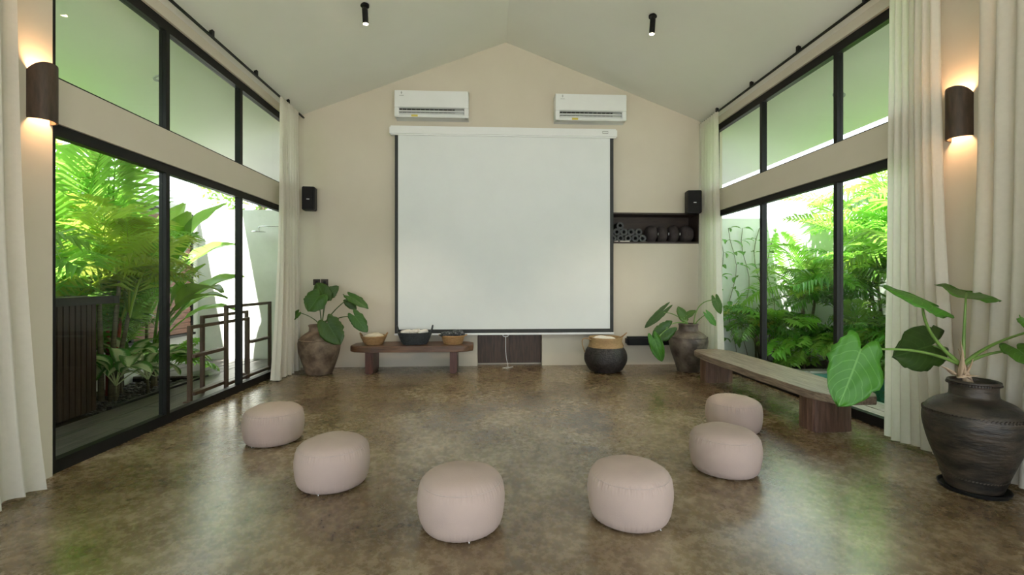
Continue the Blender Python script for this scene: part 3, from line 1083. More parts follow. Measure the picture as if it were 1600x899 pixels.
# ------------------------------------------------------------------ poufs
def pouf_mesh(seed):
    R, hgt = 0.25, 0.32
    side = [(0.02, 0.0), (0.10, 0.0), (0.188, 0.002), (0.212, 0.010), (0.226, 0.026), (0.238, 0.055), (0.244, 0.095), (0.249, 0.135), (0.250, 0.17), (0.247, 0.20), (0.243, 0.222), (0.238, 0.240), (0.232, 0.252), (0.226, 0.260)]
    top = [(0.226, 0.260), (0.221, 0.268), (0.212, 0.278), (0.195, 0.290), (0.17, 0.301), (0.14, 0.309), (0.10, 0.315), (0.06, 0.3185), (0.02, 0.32), (0.0005, 0.32)]
    rs = random.Random(seed)
    off = rs.uniform(0, 50)

    def wr(r, z, a, j):
        near = math.exp(-((z - 0.252) / 0.022) ** 2) + 0.8 * math.exp(-((z - 0.02) / 0.018) ** 2)
        gate = 0.25 + 0.9 * max(0, noise.noise((math.cos(a) * 1.3 + off, math.sin(a) * 1.3, 0)) + 0.35)
        d = near * gate * 0.006 * (math.sin(a * 62 + 3 * math.sin(a * 5 + off)) * math.sin(a * 23 + off))
        d += 0.004 * noise.noise((math.cos(a) * 1.6 + off, math.sin(a) * 1.6, z * 9)) * min(1, r / 0.1)
        rr = r + d
        return rr, max(0.0, z + (0.006 * noise.noise((math.cos(a) * r * 9 + off, math.sin(a) * r * 9, 4)) if z > 0.26 else 0))
    return (MB().lathe(side, 288, fn=wr).mesh('side_panel', M['pouf'], smooth=True),
            MB().lathe(top, 288, fn=wr).mesh('top_panel', M['pouf'], smooth=True),
            MB().lathe([(0.2265, 0.2575), (0.2295, 0.2580), (0.2300, 0.2605), (0.2265, 0.2625)], 96).mesh('seam', M['pouf_seam'], smooth=True),
            MB().tube([(0.19, -0.01, 0.02), (0.213, -0.006, 0.012), (0.216, -0.004, 0.0045)], 0.003, 6).mesh('zip_pull', M['white_pl']))


PM = [pouf_mesh(1), pouf_mesh(2)]
pouf_pos = [(428, 4.06, 'blush round floor pouf farthest left, nearest the left glass doors'),
            (520, 3.21, 'blush round floor pouf second from the left in the curve'),
            (721, 2.66, 'blush round floor pouf in the front of the curve, left of centre'),
            (984, 2.75, 'blush round floor pouf in the front of the curve, right of centre'),
            (1132.5, 3.43, 'blush round floor pouf in front of the one nearest the long bench'),
            (1146, 4.36, 'blush round floor pouf partly hidden, nearest the long bench')]
for i, (u, zc, lab) in enumerate(pouf_pos):
    p = P(u, 440, zc)
    t = thing('floor_pouf', lab, 'pouf', (p.x, p.y, 0), 'blush floor poufs set in a curve')
    t.rotation_euler = (0, 0, -2.0 + 0.35 * i)
    for nm, me in zip(('side_panel', 'top_panel', 'seam', 'zip_pull'), PM[i % 2]):
        shared(nm, me, t, (0, 0, 0))


# ------------------------------------------------------------------ benches
def wavy_slab(name, x0, x1, y0, y1, z0, z1, m, root, along, amp, seed, rnd_end=0.06):
    """natural-edge plank: outline wobbling along its long sides"""
    pts = []
    n = 26
    L0, L1 = (x0, x1) if along == 'x' else (y0, y1)
    S0, S1 = (y0, y1) if along == 'x' else (x0, x1)
    for sidev in (0, 1):
        for k in range(n + 1):
            t = k / n if sidev == 0 else 1 - k / n
            l = L0 + (L1 - L0) * t
            e = min(t, 1 - t) * (L1 - L0)
            ins = max(0, 1 - e / rnd_end)
            ins = (S1 - S0) * 0.22 * ins * ins
            wv = amp * noise.noise((t * 4 + seed, sidev * 9.0, 0.5)) + amp * 0.4 * noise.noise((t * 13 + seed, sidev * 9.0, 2.5))
            s_ = (S0 + ins + wv) if sidev == 0 else (S1 - ins + wv)
            pts.append((l, s_))
    if along == 'x':
        poly = [(a, b_) for a, b_ in pts]
    else:
        poly = [(b_, a) for a, b_ in pts][::-1]
    bm = bmesh.new()
    lo = [bm.verts.new((x, y, z0)) for x, y in poly]
    hi = [bm.verts.new((x, y, z1)) for x, y in poly]
    bm.faces.new(hi)
    bm.faces.new(lo[::-1])
    N = len(poly)
    for i in range(N):
        bm.faces.new((lo[i], lo[(i + 1) % N], hi[(i + 1) % N], hi[i]))
    hz = [e for e in bm.edges if abs(e.verts[0].co.z - e.verts[1].co.z) < 1e-6]
    bmesh.ops.bevel(bm, geom=hz, offset=(z1 - z0) * 0.22, segments=3, affect='EDGES', profile=0.6)
    bm.verts.index_update()
    q = MB()
    q.add([v.co.copy() for v in bm.verts], [tuple(v.index for v in f.verts) for f in bm.faces])
    bm.free()
    return smooth_by_angle(q.build(name, m, root), 35)


# low bench on the back wall
bx0_, bx1_ = P(548, 545, 7.0).x, P(739, 545, 7.0).x
b1 = thing('bench', 'low chocolate-brown plank bench on the back wall holding three baskets', 'bench', ((bx0_ + bx1_) / 2, 7.25, 0))
wavy_slab('seat', bx0_, bx1_, 6.97, 7.50, 0.335, 0.43, M['bench1'], b1, 'x', 0.018, 2.0, 0.16)
for u0, u1 in ((573, 585), (703, 714)):
    xa, xb = P(u0, 560, 7.03).x, P(u1, 560, 7.03).x
    MB().bbox(xa, xb, 7.02, 7.44, 0, 0.34, 0.015).build('leg', M['bench1leg'], b1)

# long bench by the right windows
b2 = thing('bench', 'long weathered slab bench on trunk legs beside the right glass doors', 'bench', (3.2, 5.3, 0))
wavy_slab('seat', 2.95, 3.50, 3.86, 6.70, 0.318, 0.395, M['bench2'], b2, 'y', 0.030, 5.0, 0.25)


def trunk_leg(x0, x1, y0, y1, seed):
    q = MB()
    n, m_ = 56, 9
    cx, cy = (x0 + x1) / 2, (y0 + y1) / 2
    hx, hy = (x1 - x0) / 2, (y1 - y0) / 2
    for j in range(m_):
        z = 0.322 * j / (m_ - 1)
        for k in range(n):
            a = 2 * math.pi * k / n
            ca, sa = math.cos(a), math.sin(a)
            e = 0.42
            px = abs(ca) ** e * (1 if ca > 0 else -1)
            py = abs(sa) ** e * (1 if sa > 0 else -1)
            w_ = 1 + 0.05 * noise.noise((ca * 5 + seed, sa * 5, z * 1.5)) + 0.035 * noise.noise((ca * 22 + seed, sa * 22, z))
            q.v.append(Vector((cx + px * hx * w_, cy + py * hy * w_, z)))
    for j in range(m_ - 1):
        for k in range(n):
            q.f.append((j * n + k, j * n + (k + 1) % n, (j + 1) * n + (k + 1) % n, (j + 1) * n + k))
    q.f.append(tuple(range(n - 1, -1, -1)))
    q.f.append(tuple((m_ - 1) * n + k for k in range(n)))
    smooth_by_angle(q.build('leg', M['bench2leg'], b2), 35)


trunk_leg(3.0, 3.40, 4.12, 4.36, 1)
trunk_leg(2.98, 3.38, 6.20, 6.42, 7)


# ------------------------------------------------------------------ baskets
def coil_basket(root, c, r0, r1, h, m, n_c=7, tr=None, elx=1.0, name='coil'):
    """stack of coiled rings from r0 (bottom) to r1 (top)"""
    q = MB()
    tr = tr or h / n_c / 1.7
    for j in range(n_c):
        f = j / (n_c - 1)
        r = r0 + (r1 - r0) * f ** 0.8
        pts = [Vector((c.x + math.cos(a) * r * elx, c.y + math.sin(a) * r, c.z + tr + (h - 2 * tr) * f)) for a in [k * 2 * math.pi / 40 for k in range(41)]]
        q.tube(pts, tr * 1.1, 7)
    q.lathe([(0.001, 0.006), (r0, 0.006)], 30, c)
    o = q.build('coiled_wall', m, root, smooth=True)
    return o


def handle(root, a, b_, up, r, m, name='handle'):
    pts = []
    for k in range(11):
        t = k / 10
        pts.append(a.lerp(b_, t) + up * math.sin(math.pi * t))
    MB().tube(pts, r, 7).build(name, m, root, smooth=True)


def blob(root_name, c, sx, sy, sz, m, label, cat, seed, group=None):
    q = MB()
    nu, nv = 28, 14
    for j in range(nv + 1):
        th = math.pi * j / nv
        for k in range(nu):
            a = 2 * math.pi * k / nu
            d = Vector((math.sin(th) * math.cos(a), math.sin(th) * math.sin(a), math.cos(th)))
            w_ = 1 + 0.22 * noise.noise(d * 2.2 + Vector((seed, 0, 0)))
            q.v.append(Vector(c) + Vector((d.x * sx * w_, d.y * sy * w_, d.z * sz * w_)))
    for j in range(nv):
        for k in range(nu):
            q.f.append((j * nu + k, (j + 1) * nu + k, (j + 1) * nu + (k + 1) % nu, j * nu + (k + 1) % nu))
    return tag(q.build(root_name, m, smooth=True), label, cat, group)


ZB = 0.43
p = P(586, 541, 7.2)
c = Vector((p.x, 7.22, ZB))
t = thing('basket', 'small honey rattan basket with cream cloth on the left of the bench', 'basket', c)
coil_basket(t, c, 0.125, 0.185, 0.135, M['straw_d'])
for s in (-1, 1):
    a = c + Vector((s * 0.18, -0.04, 0.13))
    handle(t, a, c + Vector((s * 0.18, 0.04, 0.13)), Vector((s * 0.03, 0, 0.045)), 0.009, M['straw_d'])
blob('folded_cloth', c + Vector((0, 0, 0.125)), 0.15, 0.14, 0.055, M['cream'], 'cream cloth heaped in the left rattan basket on the bench', 'cloth', 1)

p = P(649, 541, 7.2)
c = Vector((p.x, 7.22, ZB))
t = thing('basket', 'dark charcoal rope basket with two handles in the middle of the bench', 'basket', c)
coil_basket(t, c, 0.165, 0.235, 0.19, M['rope_d'], 9, elx=1.08)
for s in (-1, 1):
    handle(t, c + Vector((s * 0.255, -0.05, 0.185)), c + Vector((s * 0.255, 0.05, 0.185)), Vector((s * 0.02, 0, 0.10)), 0.012, M['rope_d'])
for k, (dx, dy, lab) in enumerate(((-0.13, -0.03, 'rolled white towel at the left in the charcoal basket'), (0.0, 0.04, 'rolled white towel in the middle of the charcoal basket'), (0.13, -0.02, 'rolled white towel at the right in the charcoal basket'))):
    q = MB().tube([c + Vector((dx - 0.05, dy - 0.06, 0.15)), c + Vector((dx - 0.045, dy - 0.055, 0.175)), c + Vector((dx + 0.04, dy + 0.06, 0.18)), c + Vector((dx + 0.045, dy + 0.065, 0.17))], [0.03, 0.045, 0.045, 0.03], 14)
    tag(q.build('rolled_towel', M['towel'], smooth=True), lab, 'towel', 'rolled towels in the charcoal basket')

p = P(708, 541, 7.2)
c = Vector((p.x, 7.22, ZB))
t = thing('basket', 'small honey rattan basket with grey printed cloth on the right of the bench', 'basket', c)
coil_basket(t, c, 0.135, 0.17, 0.135, M['straw_d'])
for s in (-1, 1):
    handle(t, c + Vector((s * 0.17, -0.04, 0.12)), c + Vector((s * 0.17, 0.04, 0.12)), Vector((s * 0.045, 0, 0.02)), 0.009, M['straw_d'])
blob('cloth_bundle', c + Vector((-0.09, -0.03, 0.145)), 0.11, 0.10, 0.05, M['greycloth'], 'grey printed cloth bundle lying left in the right rattan basket', 'cloth', 3)
blob('cloth_bundle', c + Vector((0.07, 0.0, 0.155)), 0.105, 0.11, 0.06, M['greycloth'], 'grey printed cloth bundle heaped right in the right rattan basket', 'cloth', 5)

# two-tone basket on the floor
p = on_floor(946, 580)
c = Vector((p.x, p.y - 0.005, 0))
t = thing('basket', 'round two-tone basket, black woven belly and straw neck, on the floor', 'basket', c)


def wv(r, z, a, j):
    sq = 1 + 0.05 * math.cos(4 * a) * max(0, 1 - z / 0.15)
    return r * sq + 0.007 * math.sin(a * 34 + (j % 2) * math.pi), z


def dens(prof, n):
    out = []
    for (r0, z0), (r1, z1) in zip(prof[:-1], prof[1:]):
        for k in range(n):
            t_ = k / n
            out.append((r0 + (r1 - r0) * t_, z0 + (z1 - z0) * t_))
    out.append(prof[-1])
    return out


def spl(prof, n=6):
    """Catmull-Rom through profile points"""
    out = []
    P_ = [prof[0]] + list(prof) + [prof[-1]]
    for i in range(1, len(P_) - 2):
        p0, p1, p2, p3 = P_[i - 1], P_[i], P_[i + 1], P_[i + 2]
        for k in range(n):
            t_ = k / n
            out.append(tuple(0.5 * ((2 * p1[d]) + (-p0[d] + p2[d]) * t_ + (2 * p0[d] - 5 * p1[d] + 4 * p2[d] - p3[d]) * t_ ** 2 + (-p0[d] + 3 * p1[d] - 3 * p2[d] + p3[d]) * t_ ** 3) for d in (0, 1)))
    out.append(prof[-1])
    return out


MB().lathe([(0.001, 0.004)] + spl([(0.20, 0.004), (0.245, 0.03), (0.312, 0.14), (0.326, 0.22), (0.310, 0.31), (0.265, 0.385)], 8), 160, c, wv).build('black_belly', M['weave_b'], t, smooth=True)
MB().lathe(spl([(0.268, 0.38), (0.255, 0.41), (0.248, 0.46), (0.258, 0.525), (0.245, 0.53), (0.235, 0.46), (0.24, 0.39)], 5), 160, c, wv).build('straw_neck', M['straw'], t, smooth=True)
handle(t, c + Vector((-0.235, -0.08, 0.50)), c + Vector((-0.33, -0.02, 0.30)), Vector((-0.09, 0, 0.10)), 0.008, M['straw'])
MB().tube([c + Vector((0.27, -0.05, 0.39)), c + Vector((0.235, -0.06, 0.47)), c + Vector((0.25, -0.06, 0.54)), c + Vector((0.32, -0.05, 0.60)), c + Vector((0.28, -0.02, 0.56)), c + Vector((0.22, -0.02, 0.52))], 0.008, 7).build('handle', M['straw_d'], t, smooth=True)
blob('folded_towel', c + Vector((-0.03, 0, 0.49)), 0.20, 0.20, 0.06, M['towel'], 'white towel heaped in the two-tone floor basket', 'towel', 9)

# ------------------------------------------------------------------ leaves and potted plants
def wid(t):
    return math.sin(math.pi * min(1, (t * 0.80 + 0.20))) ** 0.72


def big_leaf(base, tip, width, nrm, m, root, fold=0.18, curl=0.12, back=0.28, wave=0.09, seed=0, name='leaf', jag=0.26):
    base, tip, nrm = Vector(base), Vector(tip), Vector(nrm)
    d = tip - base
    L = d.length
    y = d.normalized()
    x = y.cross(nrm).normalized()
    z = x.cross(y).normalized()

    def fn(a, t):
        s = a * 2 - 1
        w_ = width / 2 * wid(t)
        jg = 1 + jag * noise.noise((t * 9 + seed, 3 * (1 if s > 0 else -1), 0)) * abs(s)
        px = s * w_ * jg
        py = t * L - back * L * math.sin(math.pi * 0.74 * abs(s) ** 0.9) * (1 - t) ** 2
        pz = fold * abs(px) - curl * L * t * t + wave * L * noise.noise((s * 2.2 + seed, t * 3.5, 1.7)) * abs(s) - 0.25 * abs(px) ** 2 / width
        return base + x * px + y * py + z * pz
    q = MB().grid(15, 16, fn, uv=True)
    o = q.build(name, m, root, smooth=True)
    sd = o.modifiers.new('t', 'SOLIDIFY')
    sd.thickness = 0.002
    # midrib
    return o


def stalk(pts, r0, r1, m, root, name='petiole'):
    pts = [Vector(p) for p in pts]
    if len(pts) == 3:
        a, b_, c2 = pts
        pts = [a * (1 - t) ** 2 + b_ * 2 * t * (1 - t) + c2 * t * t for t in [k / 9 for k in range(10)]]
    n = len(pts)
    MB().tube(pts, [r0 + (r1 - r0) * k / (n - 1) for k in range(n)], 8).build(name, m, root, smooth=True)


def jar(c, prof, m, root, band_z, band_r, studs=True):
    def fn(r, z, a, j):
        return r * (1 + 0.008 * noise.noise((math.cos(a) * 2, math.sin(a) * 2, z * 4))), z
    MB().lathe([(0.001, 0.006)] + prof, 72, c, fn).build('jar', m, root, smooth=True)
    if studs:
        q = MB()
        n = 76
        for k in range(n):
            a = 2 * math.pi * k / n
            cc = Vector((c.x + math.cos(a) * band_r, c.y + math.sin(a) * band_r, c.z + band_z))
            mt = Matrix.Translation(cc) @ Matrix.Rotation(a, 4, 'Z') @ Matrix.Rotation(0.6, 4, 'X')
            q.bbox(-0.005, 0.006, -band_r * 0.045, band_r * 0.045, -0.006, 0.006, 0.002, mt)
        q.build('beaded_band', m, root)
    else:
        MB().tube([Vector((c.x + math.cos(a) * band_r, c.y + math.sin(a) * band_r, c.z + band_z)) for a in [k * math.pi / 30 for k in range(61)]], 0.008, 6).build('raised_band', m, root, smooth=True)


# large jar, front right
ZJ = 3.10
c = P(1521, 440, ZJ)
c.z = 0.0
tag(MB().lathe([(0.001, 0.003), (0.175, 0.003), (0.186, 0.028), (0.180, 0.030), (0.168, 0.014), (0.001, 0.012)], 48, c).build('plant_saucer', M['black_plastic'], smooth=False),
    'black round saucer under the large dark jar at the right', 'saucer')
c.z = 0.014
pp = thing('potted_plant', 'large near-black clay jar with tall broad-leaved plant by the right curtain', 'potted plant', c, 'clay jars with broad-leaved plants')
prof = spl([(0.142, 0.006), (0.150, 0.03), (0.185, 0.14), (0.232, 0.28), (0.259, 0.40), (0.263, 0.47), (0.250, 0.525), (0.205, 0.575), (0.155, 0.600), (0.130, 0.615), (0.124, 0.635), (0.123, 0.68), (0.130, 0.700), (0.136, 0.712), (0.133, 0.722), (0.122, 0.722), (0.114, 0.70), (0.110, 0.62), (0.11, 0.56)], 6)
jar(c, prof, M['clay_big'], pp, 0.508, 0.258)
q = MB()
for k in range(60):
    a = 2 * math.pi * k / 60
    q.bbox(-0.004, 0.005, -0.0055, 0.0055, -0.005, 0.005, 0.0015, Matrix.Translation(c + Vector((math.cos(a) * 0.134, math.sin(a) * 0.134, 0.700))) @ Matrix.Rotation(a, 4, 'Z'))
q.build('rim_beads', M['clay_big'], pp)
q = MB()
for k in range(60):
    a = 2 * math.pi * k / 60
    q.bbox(-0.004, 0.005, -0.007, 0.007, -0.004, 0.004, 0.0015, Matrix.Translation(c + Vector((math.cos(a) * 0.166, math.sin(a) * 0.166, 0.088))) @ Matrix.Rotation(a, 4, 'Z') @ Matrix.Rotation(0.6, 4, 'X'))
q.build('foot_beads', M['clay_big'], pp)
MB().lathe([(0.001, 0.60), (0.112, 0.60)], 30, c).build('potting_soil', M['soil'], pp)
CR = P(1503, 572, ZJ)
stalk([c + Vector((0, 0, 0.60)), (CR + c + Vector((0, 0, 0.6))) / 2 + Vector((0, 0, 0.02)), CR], 0.028, 0.022, M['sheath'], pp, 'stem')
camd = Vector((-0.35, -1, 0.25))
up = Vector((0, 0, 1))


def shoot(path, r0, leafargs, root, m, pm=M['petiole'], r1=0.006):
    stalk(path, r0, r1, pm, root)
    b_, t_, w_, n_ = leafargs[:4]
    kw = leafargs[4] if len(leafargs) > 4 else {}
    big_leaf(b_, t_, w_, n_, m, root, **kw)


G = M['leaf_pot']
shoot([CR, P(1440, 538, 3.05), P(1345, 548, 2.95)], 0.012, (P(1345, 546, 2.95), P(1313, 636, 2.85), 0.33, (-0.1, -1, 0.25), dict(seed=1, curl=0.05, back=0.24)), pp, G)
shoot([CR, P(1436, 520, 3.08), P(1442, 468, 3.05)], 0.013, (P(1440, 468, 3.05), P(1386, 443, 3.0), 0.30, (0.3, -0.55, 1), dict(seed=2, curl=0.1, back=0.75, fold=-0.05)), pp, G)
shoot([P(1505, 560, ZJ), P(1506, 520, 3.1), P(1509, 466, 3.12)], 0.011, (P(1509, 466, 3.12), P(1512, 452, 3.42), 0.34, (0.0, -0.4, 1), dict(seed=3, fold=0.30, back=0.2, curl=0.05)), pp, G)
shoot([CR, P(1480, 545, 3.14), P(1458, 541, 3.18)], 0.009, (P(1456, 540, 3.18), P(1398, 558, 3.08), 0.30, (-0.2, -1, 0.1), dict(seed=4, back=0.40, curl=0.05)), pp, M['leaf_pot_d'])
shoot([CR, P(1540, 535, 3.05), P(1625, 514, 2.65)], 0.013, (P(1625, 514, 2.65), P(1670, 556, 2.45), 0.30, (0.2, -0.8, 0.8), dict(seed=5)), pp, G)
shoot([CR, P(1540, 548, 3.15), P(1592, 548, 3.0)], 0.013, (P(1590, 546, 3.0), P(1625, 572, 2.85), 0.22, (-0.2, -0.8, 0.9), dict(seed=6, back=0.35)), pp, G)
# dried sheaths round the crown
for k, (u, v, uu, vv) in enumerate(((1498, 588, 1500, 533), (1490, 585, 1468, 572), (1504, 590, 1520, 556), (1496, 590, 1532, 588), (1500, 586, 1516, 596), (1506, 588, 1497, 545))):
    a, e = P(u, v, ZJ - 0.02), P(uu, vv, ZJ - 0.05 + 0.01 * k)
    mid = (a + e) / 2 + Vector((0.01 * (-1) ** k, -0.03, 0.015))
    pts = [a * (1 - t) ** 2 + mid * 2 * t * (1 - t) + e * t * t for t in [j / 7 for j in range(8)]]
    MB().tube(pts, [0.016, 0.020, 0.019, 0.016, 0.012, 0.009, 0.006, 0.002], 6, flat=0.35).build('dry_sheath', M['sheath'], pp, smooth=True)

# brown jar, back left
c = on_floor(499, 588)
c = Vector((P(499, 440, 6.98).x, P(499, 440, 6.98).y, 0))
pl = thing('potted_plant', 'brown clay jar with drooping dark-leaved plant beside the left curtain', 'potted plant', c, 'clay jars with broad-leaved plants')
prof = spl([(0.180, 0.006), (0.192, 0.03), (0.238, 0.16), (0.290, 0.33), (0.305, 0.45), (0.300, 0.50), (0.262, 0.565), (0.20, 0.615), (0.160, 0.64), (0.148, 0.66), (0.146, 0.71), (0.156, 0.735), (0.152, 0.745), (0.140, 0.745), (0.130, 0.72), (0.128, 0.6)], 6)
jar(c, prof, M['clay_brown'], pl, 0.525, 0.290, False)
MB().lathe([(0.001, 0.62), (0.13, 0.62)], 24, c).build('potting_soil', M['soil'], pl)
D = 6.95
C0 = P(503, 512, D)
stalk([c + Vector((0.02, 0, 0.6)), (c + Vector((0.02, 0, 0.6)) + C0) / 2, C0], 0.02, 0.014, M['petiole_d'], pl, 'stem')
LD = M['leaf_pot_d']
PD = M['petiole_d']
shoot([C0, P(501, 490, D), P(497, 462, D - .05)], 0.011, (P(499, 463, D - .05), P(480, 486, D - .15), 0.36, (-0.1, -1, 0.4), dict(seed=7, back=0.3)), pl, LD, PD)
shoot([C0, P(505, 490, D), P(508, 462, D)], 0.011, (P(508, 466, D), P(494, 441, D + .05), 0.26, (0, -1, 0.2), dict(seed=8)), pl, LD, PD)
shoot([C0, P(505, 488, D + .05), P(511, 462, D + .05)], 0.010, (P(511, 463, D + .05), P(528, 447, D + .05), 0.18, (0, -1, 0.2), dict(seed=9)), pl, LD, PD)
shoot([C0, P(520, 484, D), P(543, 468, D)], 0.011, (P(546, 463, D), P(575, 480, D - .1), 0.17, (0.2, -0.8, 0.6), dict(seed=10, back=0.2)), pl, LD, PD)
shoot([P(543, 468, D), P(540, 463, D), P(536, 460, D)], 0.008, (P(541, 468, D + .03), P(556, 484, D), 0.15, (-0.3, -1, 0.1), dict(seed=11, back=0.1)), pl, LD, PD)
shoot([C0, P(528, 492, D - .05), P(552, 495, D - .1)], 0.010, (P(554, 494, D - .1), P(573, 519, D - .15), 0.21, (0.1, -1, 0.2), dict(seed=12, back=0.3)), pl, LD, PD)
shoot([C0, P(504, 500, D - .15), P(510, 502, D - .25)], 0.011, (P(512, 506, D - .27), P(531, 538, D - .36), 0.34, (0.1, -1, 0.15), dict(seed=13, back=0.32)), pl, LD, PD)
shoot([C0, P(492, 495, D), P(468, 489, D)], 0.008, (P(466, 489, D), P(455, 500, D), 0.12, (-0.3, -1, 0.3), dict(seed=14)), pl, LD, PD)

# grey-brown jar, back right
c = Vector((P(1075.5, 440, 7.2).x, P(1075.5, 440, 7.2).y, 0))
pr = thing('potted_plant', 'grey-brown clay jar with sparse bright-leaved plant beside the right curtain', 'potted plant', c, 'clay jars with broad-leaved plants')
prof = spl([(0.165, 0.006), (0.172, 0.03), (0.205, 0.14), (0.262, 0.31), (0.287, 0.43), (0.288, 0.49), (0.265, 0.55), (0.205, 0.60), (0.160, 0.625), (0.146, 0.645), (0.142, 0.70), (0.150, 0.73), (0.146, 0.742), (0.136, 0.742), (0.126, 0.72), (0.124, 0.6)], 6)
jar(c, prof, M['clay_grey'], pr, 0.53, 0.278)
MB().lathe([(0.001, 0.62), (0.126, 0.62)], 24, c).build('potting_soil', M['soil'], pr)
D = 7.16
C1 = P(1074, 506, D)
stalk([c + Vector((0, 0, 0.6)), (c + Vector((0, 0, 0.6)) + C1) / 2, C1], 0.02, 0.012, M['petiole'], pr, 'stem')
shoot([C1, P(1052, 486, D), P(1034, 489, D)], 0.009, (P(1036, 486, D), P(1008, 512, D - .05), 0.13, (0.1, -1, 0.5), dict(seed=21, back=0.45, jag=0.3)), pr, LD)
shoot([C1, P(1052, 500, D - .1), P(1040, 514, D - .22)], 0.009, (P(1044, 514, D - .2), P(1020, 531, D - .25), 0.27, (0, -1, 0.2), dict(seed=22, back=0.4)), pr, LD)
shoot([P(1044, 514, D - .2), P(1030, 522, D - .3), P(1028, 532, D - .3)], 0.008, (P(1022, 530, D - .3), P(1035, 566, D - .36), 0.20, (-0.3, -1, 0.2), dict(seed=23, back=0.3, jag=0.2)), pr, G)
shoot([C1, P(1070, 502, D), P(1069, 496, D)], 0.008, (P(1069, 498, D), P(1060, 479, D), 0.15, (0, -1, 0.1), dict(seed=24)), pr, G)
shoot([C1, P(1072, 498, D), P(1073, 493, D)], 0.008, (P(1072, 494, D), P(1087, 485, D - .05), 0.10, (0, -0.9, 0.5), dict(seed=25)), pr, G)
shoot([P(1084, 507, D), P(1086, 468, D), P(1118, 469, D - .1)], 0.010, (P(1118, 467, D - .1), P(1126, 491, D - .15), 0.13, (-0.5, -1, 0.2), dict(seed=26)), pr, G)
shoot([P(1086, 507, D), P(1092, 498, D - .05), P(1104, 491, D - .1)], 0.009, (P(1105, 491, D - .1), P(1120, 509, D - .15), 0.13, (0, -1, 0.5), dict(seed=27)), pr, G)

# ------------------------------------------------------------------ outdoor counter on the left
bar = thing('outdoor_counter', 'dark slatted timber counter with black top outside the left doors', 'counter', (-4.55, 4.3, -0.03))


def arc_x(y):
    return -4.30 - 0.04 * ((y - 4.4) / 0.9) ** 2


y = 2.7
while y < 5.30:
    xx = arc_x(y)
    MB().bbox(xx - 0.035, xx, y + 0.004, y + 0.069, -0.022, 1.15, 0.006).build('slat', M['bar_slat'], bar)
    y += 0.073
for k in range(10):
    x = -4.37 - k * 0.073
    MB().bbox(x - 0.066, x, 5.30, 5.33, -0.022, 1.15, 0.006).build('slat', M['bar_slat'], bar)
MB().box(-5.05, -4.40, 2.72, 5.29, -0.02, 1.14).build('carcass', M['bar_top'], bar)
MB().slab([(arc_x(2.5) + 0.07, 2.5)] + [(arc_x(2.5 + k * 0.25) + 0.07, 2.5 + k * 0.25) for k in range(1, 13)] + [(-4.28, 5.56), (-5.1, 5.56), (-5.1, 2.5)], 1.15, 1.235).build('counter_top', M['bar_top'], bar)

# shuttered window on the left garden wall
sx = -5.32
ya, yb = 7.12, 8.45
sh = thing('slatted_shutter', 'red-brown slatted timber shutter in a black frame on the garden wall', 'shutter', (sx, (ya + yb) / 2, 0.5))
for bx in ((sx, sx + 0.05, ya - 0.05, ya, 0.5, 2.53), (sx, sx + 0.05, yb, yb + 0.05, 0.5, 2.53), (sx, sx + 0.05, ya - 0.05, yb + 0.05, 2.53, 2.59), (sx, sx + 0.09, ya - 0.2, yb + 0.05, 0.46, 0.5)):
    MB().box(*bx).build('frame_bar', M['black'], sh)
z = 0.505
while z < 2.45:
    MB().bbox(sx + 0.005, sx + 0.035, ya + 0.002, yb - 0.002, z, z + 0.083, 0.004).build('slat', M['shutter'], sh)
    z += 0.09

# towel rack: three stepped frames
rk = thing('towel_rack', 'brown timber towel rack of three stepped frames outside the left doors', 'towel rack', (-3.55, 6.3, -0.022))
tR = 0.022
for x, y0, y1, zt_ in ((-3.50, 5.58, 6.88, 0.88), (-3.64, 6.05, 7.12, 0.965), (-3.44, 6.22, 7.42, 1.085)):
    for y in (y0, y1):
        MB().bbox(x - tR, x + tR, y - tR, y + tR, -0.02, zt_, 0.004).build('post', M['rack'], rk)
    MB().bbox(x - tR, x + tR, y0, y1, zt_ - 0.04, zt_, 0.004).build('top_rail', M['rack'], rk)
MB().bbox(-3.52, -3.44, 5.58, 6.25, 0.50, 0.54, 0.004).build('middle_rail', M['rack'], rk)
MB().bbox(-3.52, -3.44, 5.58, 6.25, 0.06, 0.10, 0.004).build('lower_rail', M['rack'], rk)
MB().bbox(-3.52, -3.44, 6.88, 7.42, 0.50, 0.54, 0.004).build('middle_rail', M['rack'], rk)
MB().bbox(-3.66, -3.44, 6.86, 6.90, 0.03, 0.07, 0.004).build('lower_rail', M['rack'], rk)
MB().bbox(-3.46, -3.42, 6.22, 7.42, 0.03, 0.07, 0.004).build('lower_rail', M['rack'], rk)
MB().bbox(-3.56, -3.44, 5.54, 5.62, -0.022, -0.002, 0.004).build('foot', M['rack'], rk)

# outdoor shower
shp = P(404, 363, 8.3)
st = thing('shower_head', 'flat round chrome shower head on a thin arm outside by the white wall', 'shower', (-3.34, shp.y, shp.z))
MB().lathe([(0.001, 0), (0.11, 0.0), (0.115, 0.006), (0.11, 0.014), (0.02, 0.02), (0.001, 0.022)], 28, shp).build('rain_head', M['chrome'], st)
MB().tube([shp + Vector((0, 0, 0.015)), shp + Vector((0, 0, 0.09)), shp + Vector((0.02, 0, 0.105)), Vector((-3.33, shp.y, shp.z + 0.105))], 0.010, 8).build('arm', M['chrome'], st, smooth=True)

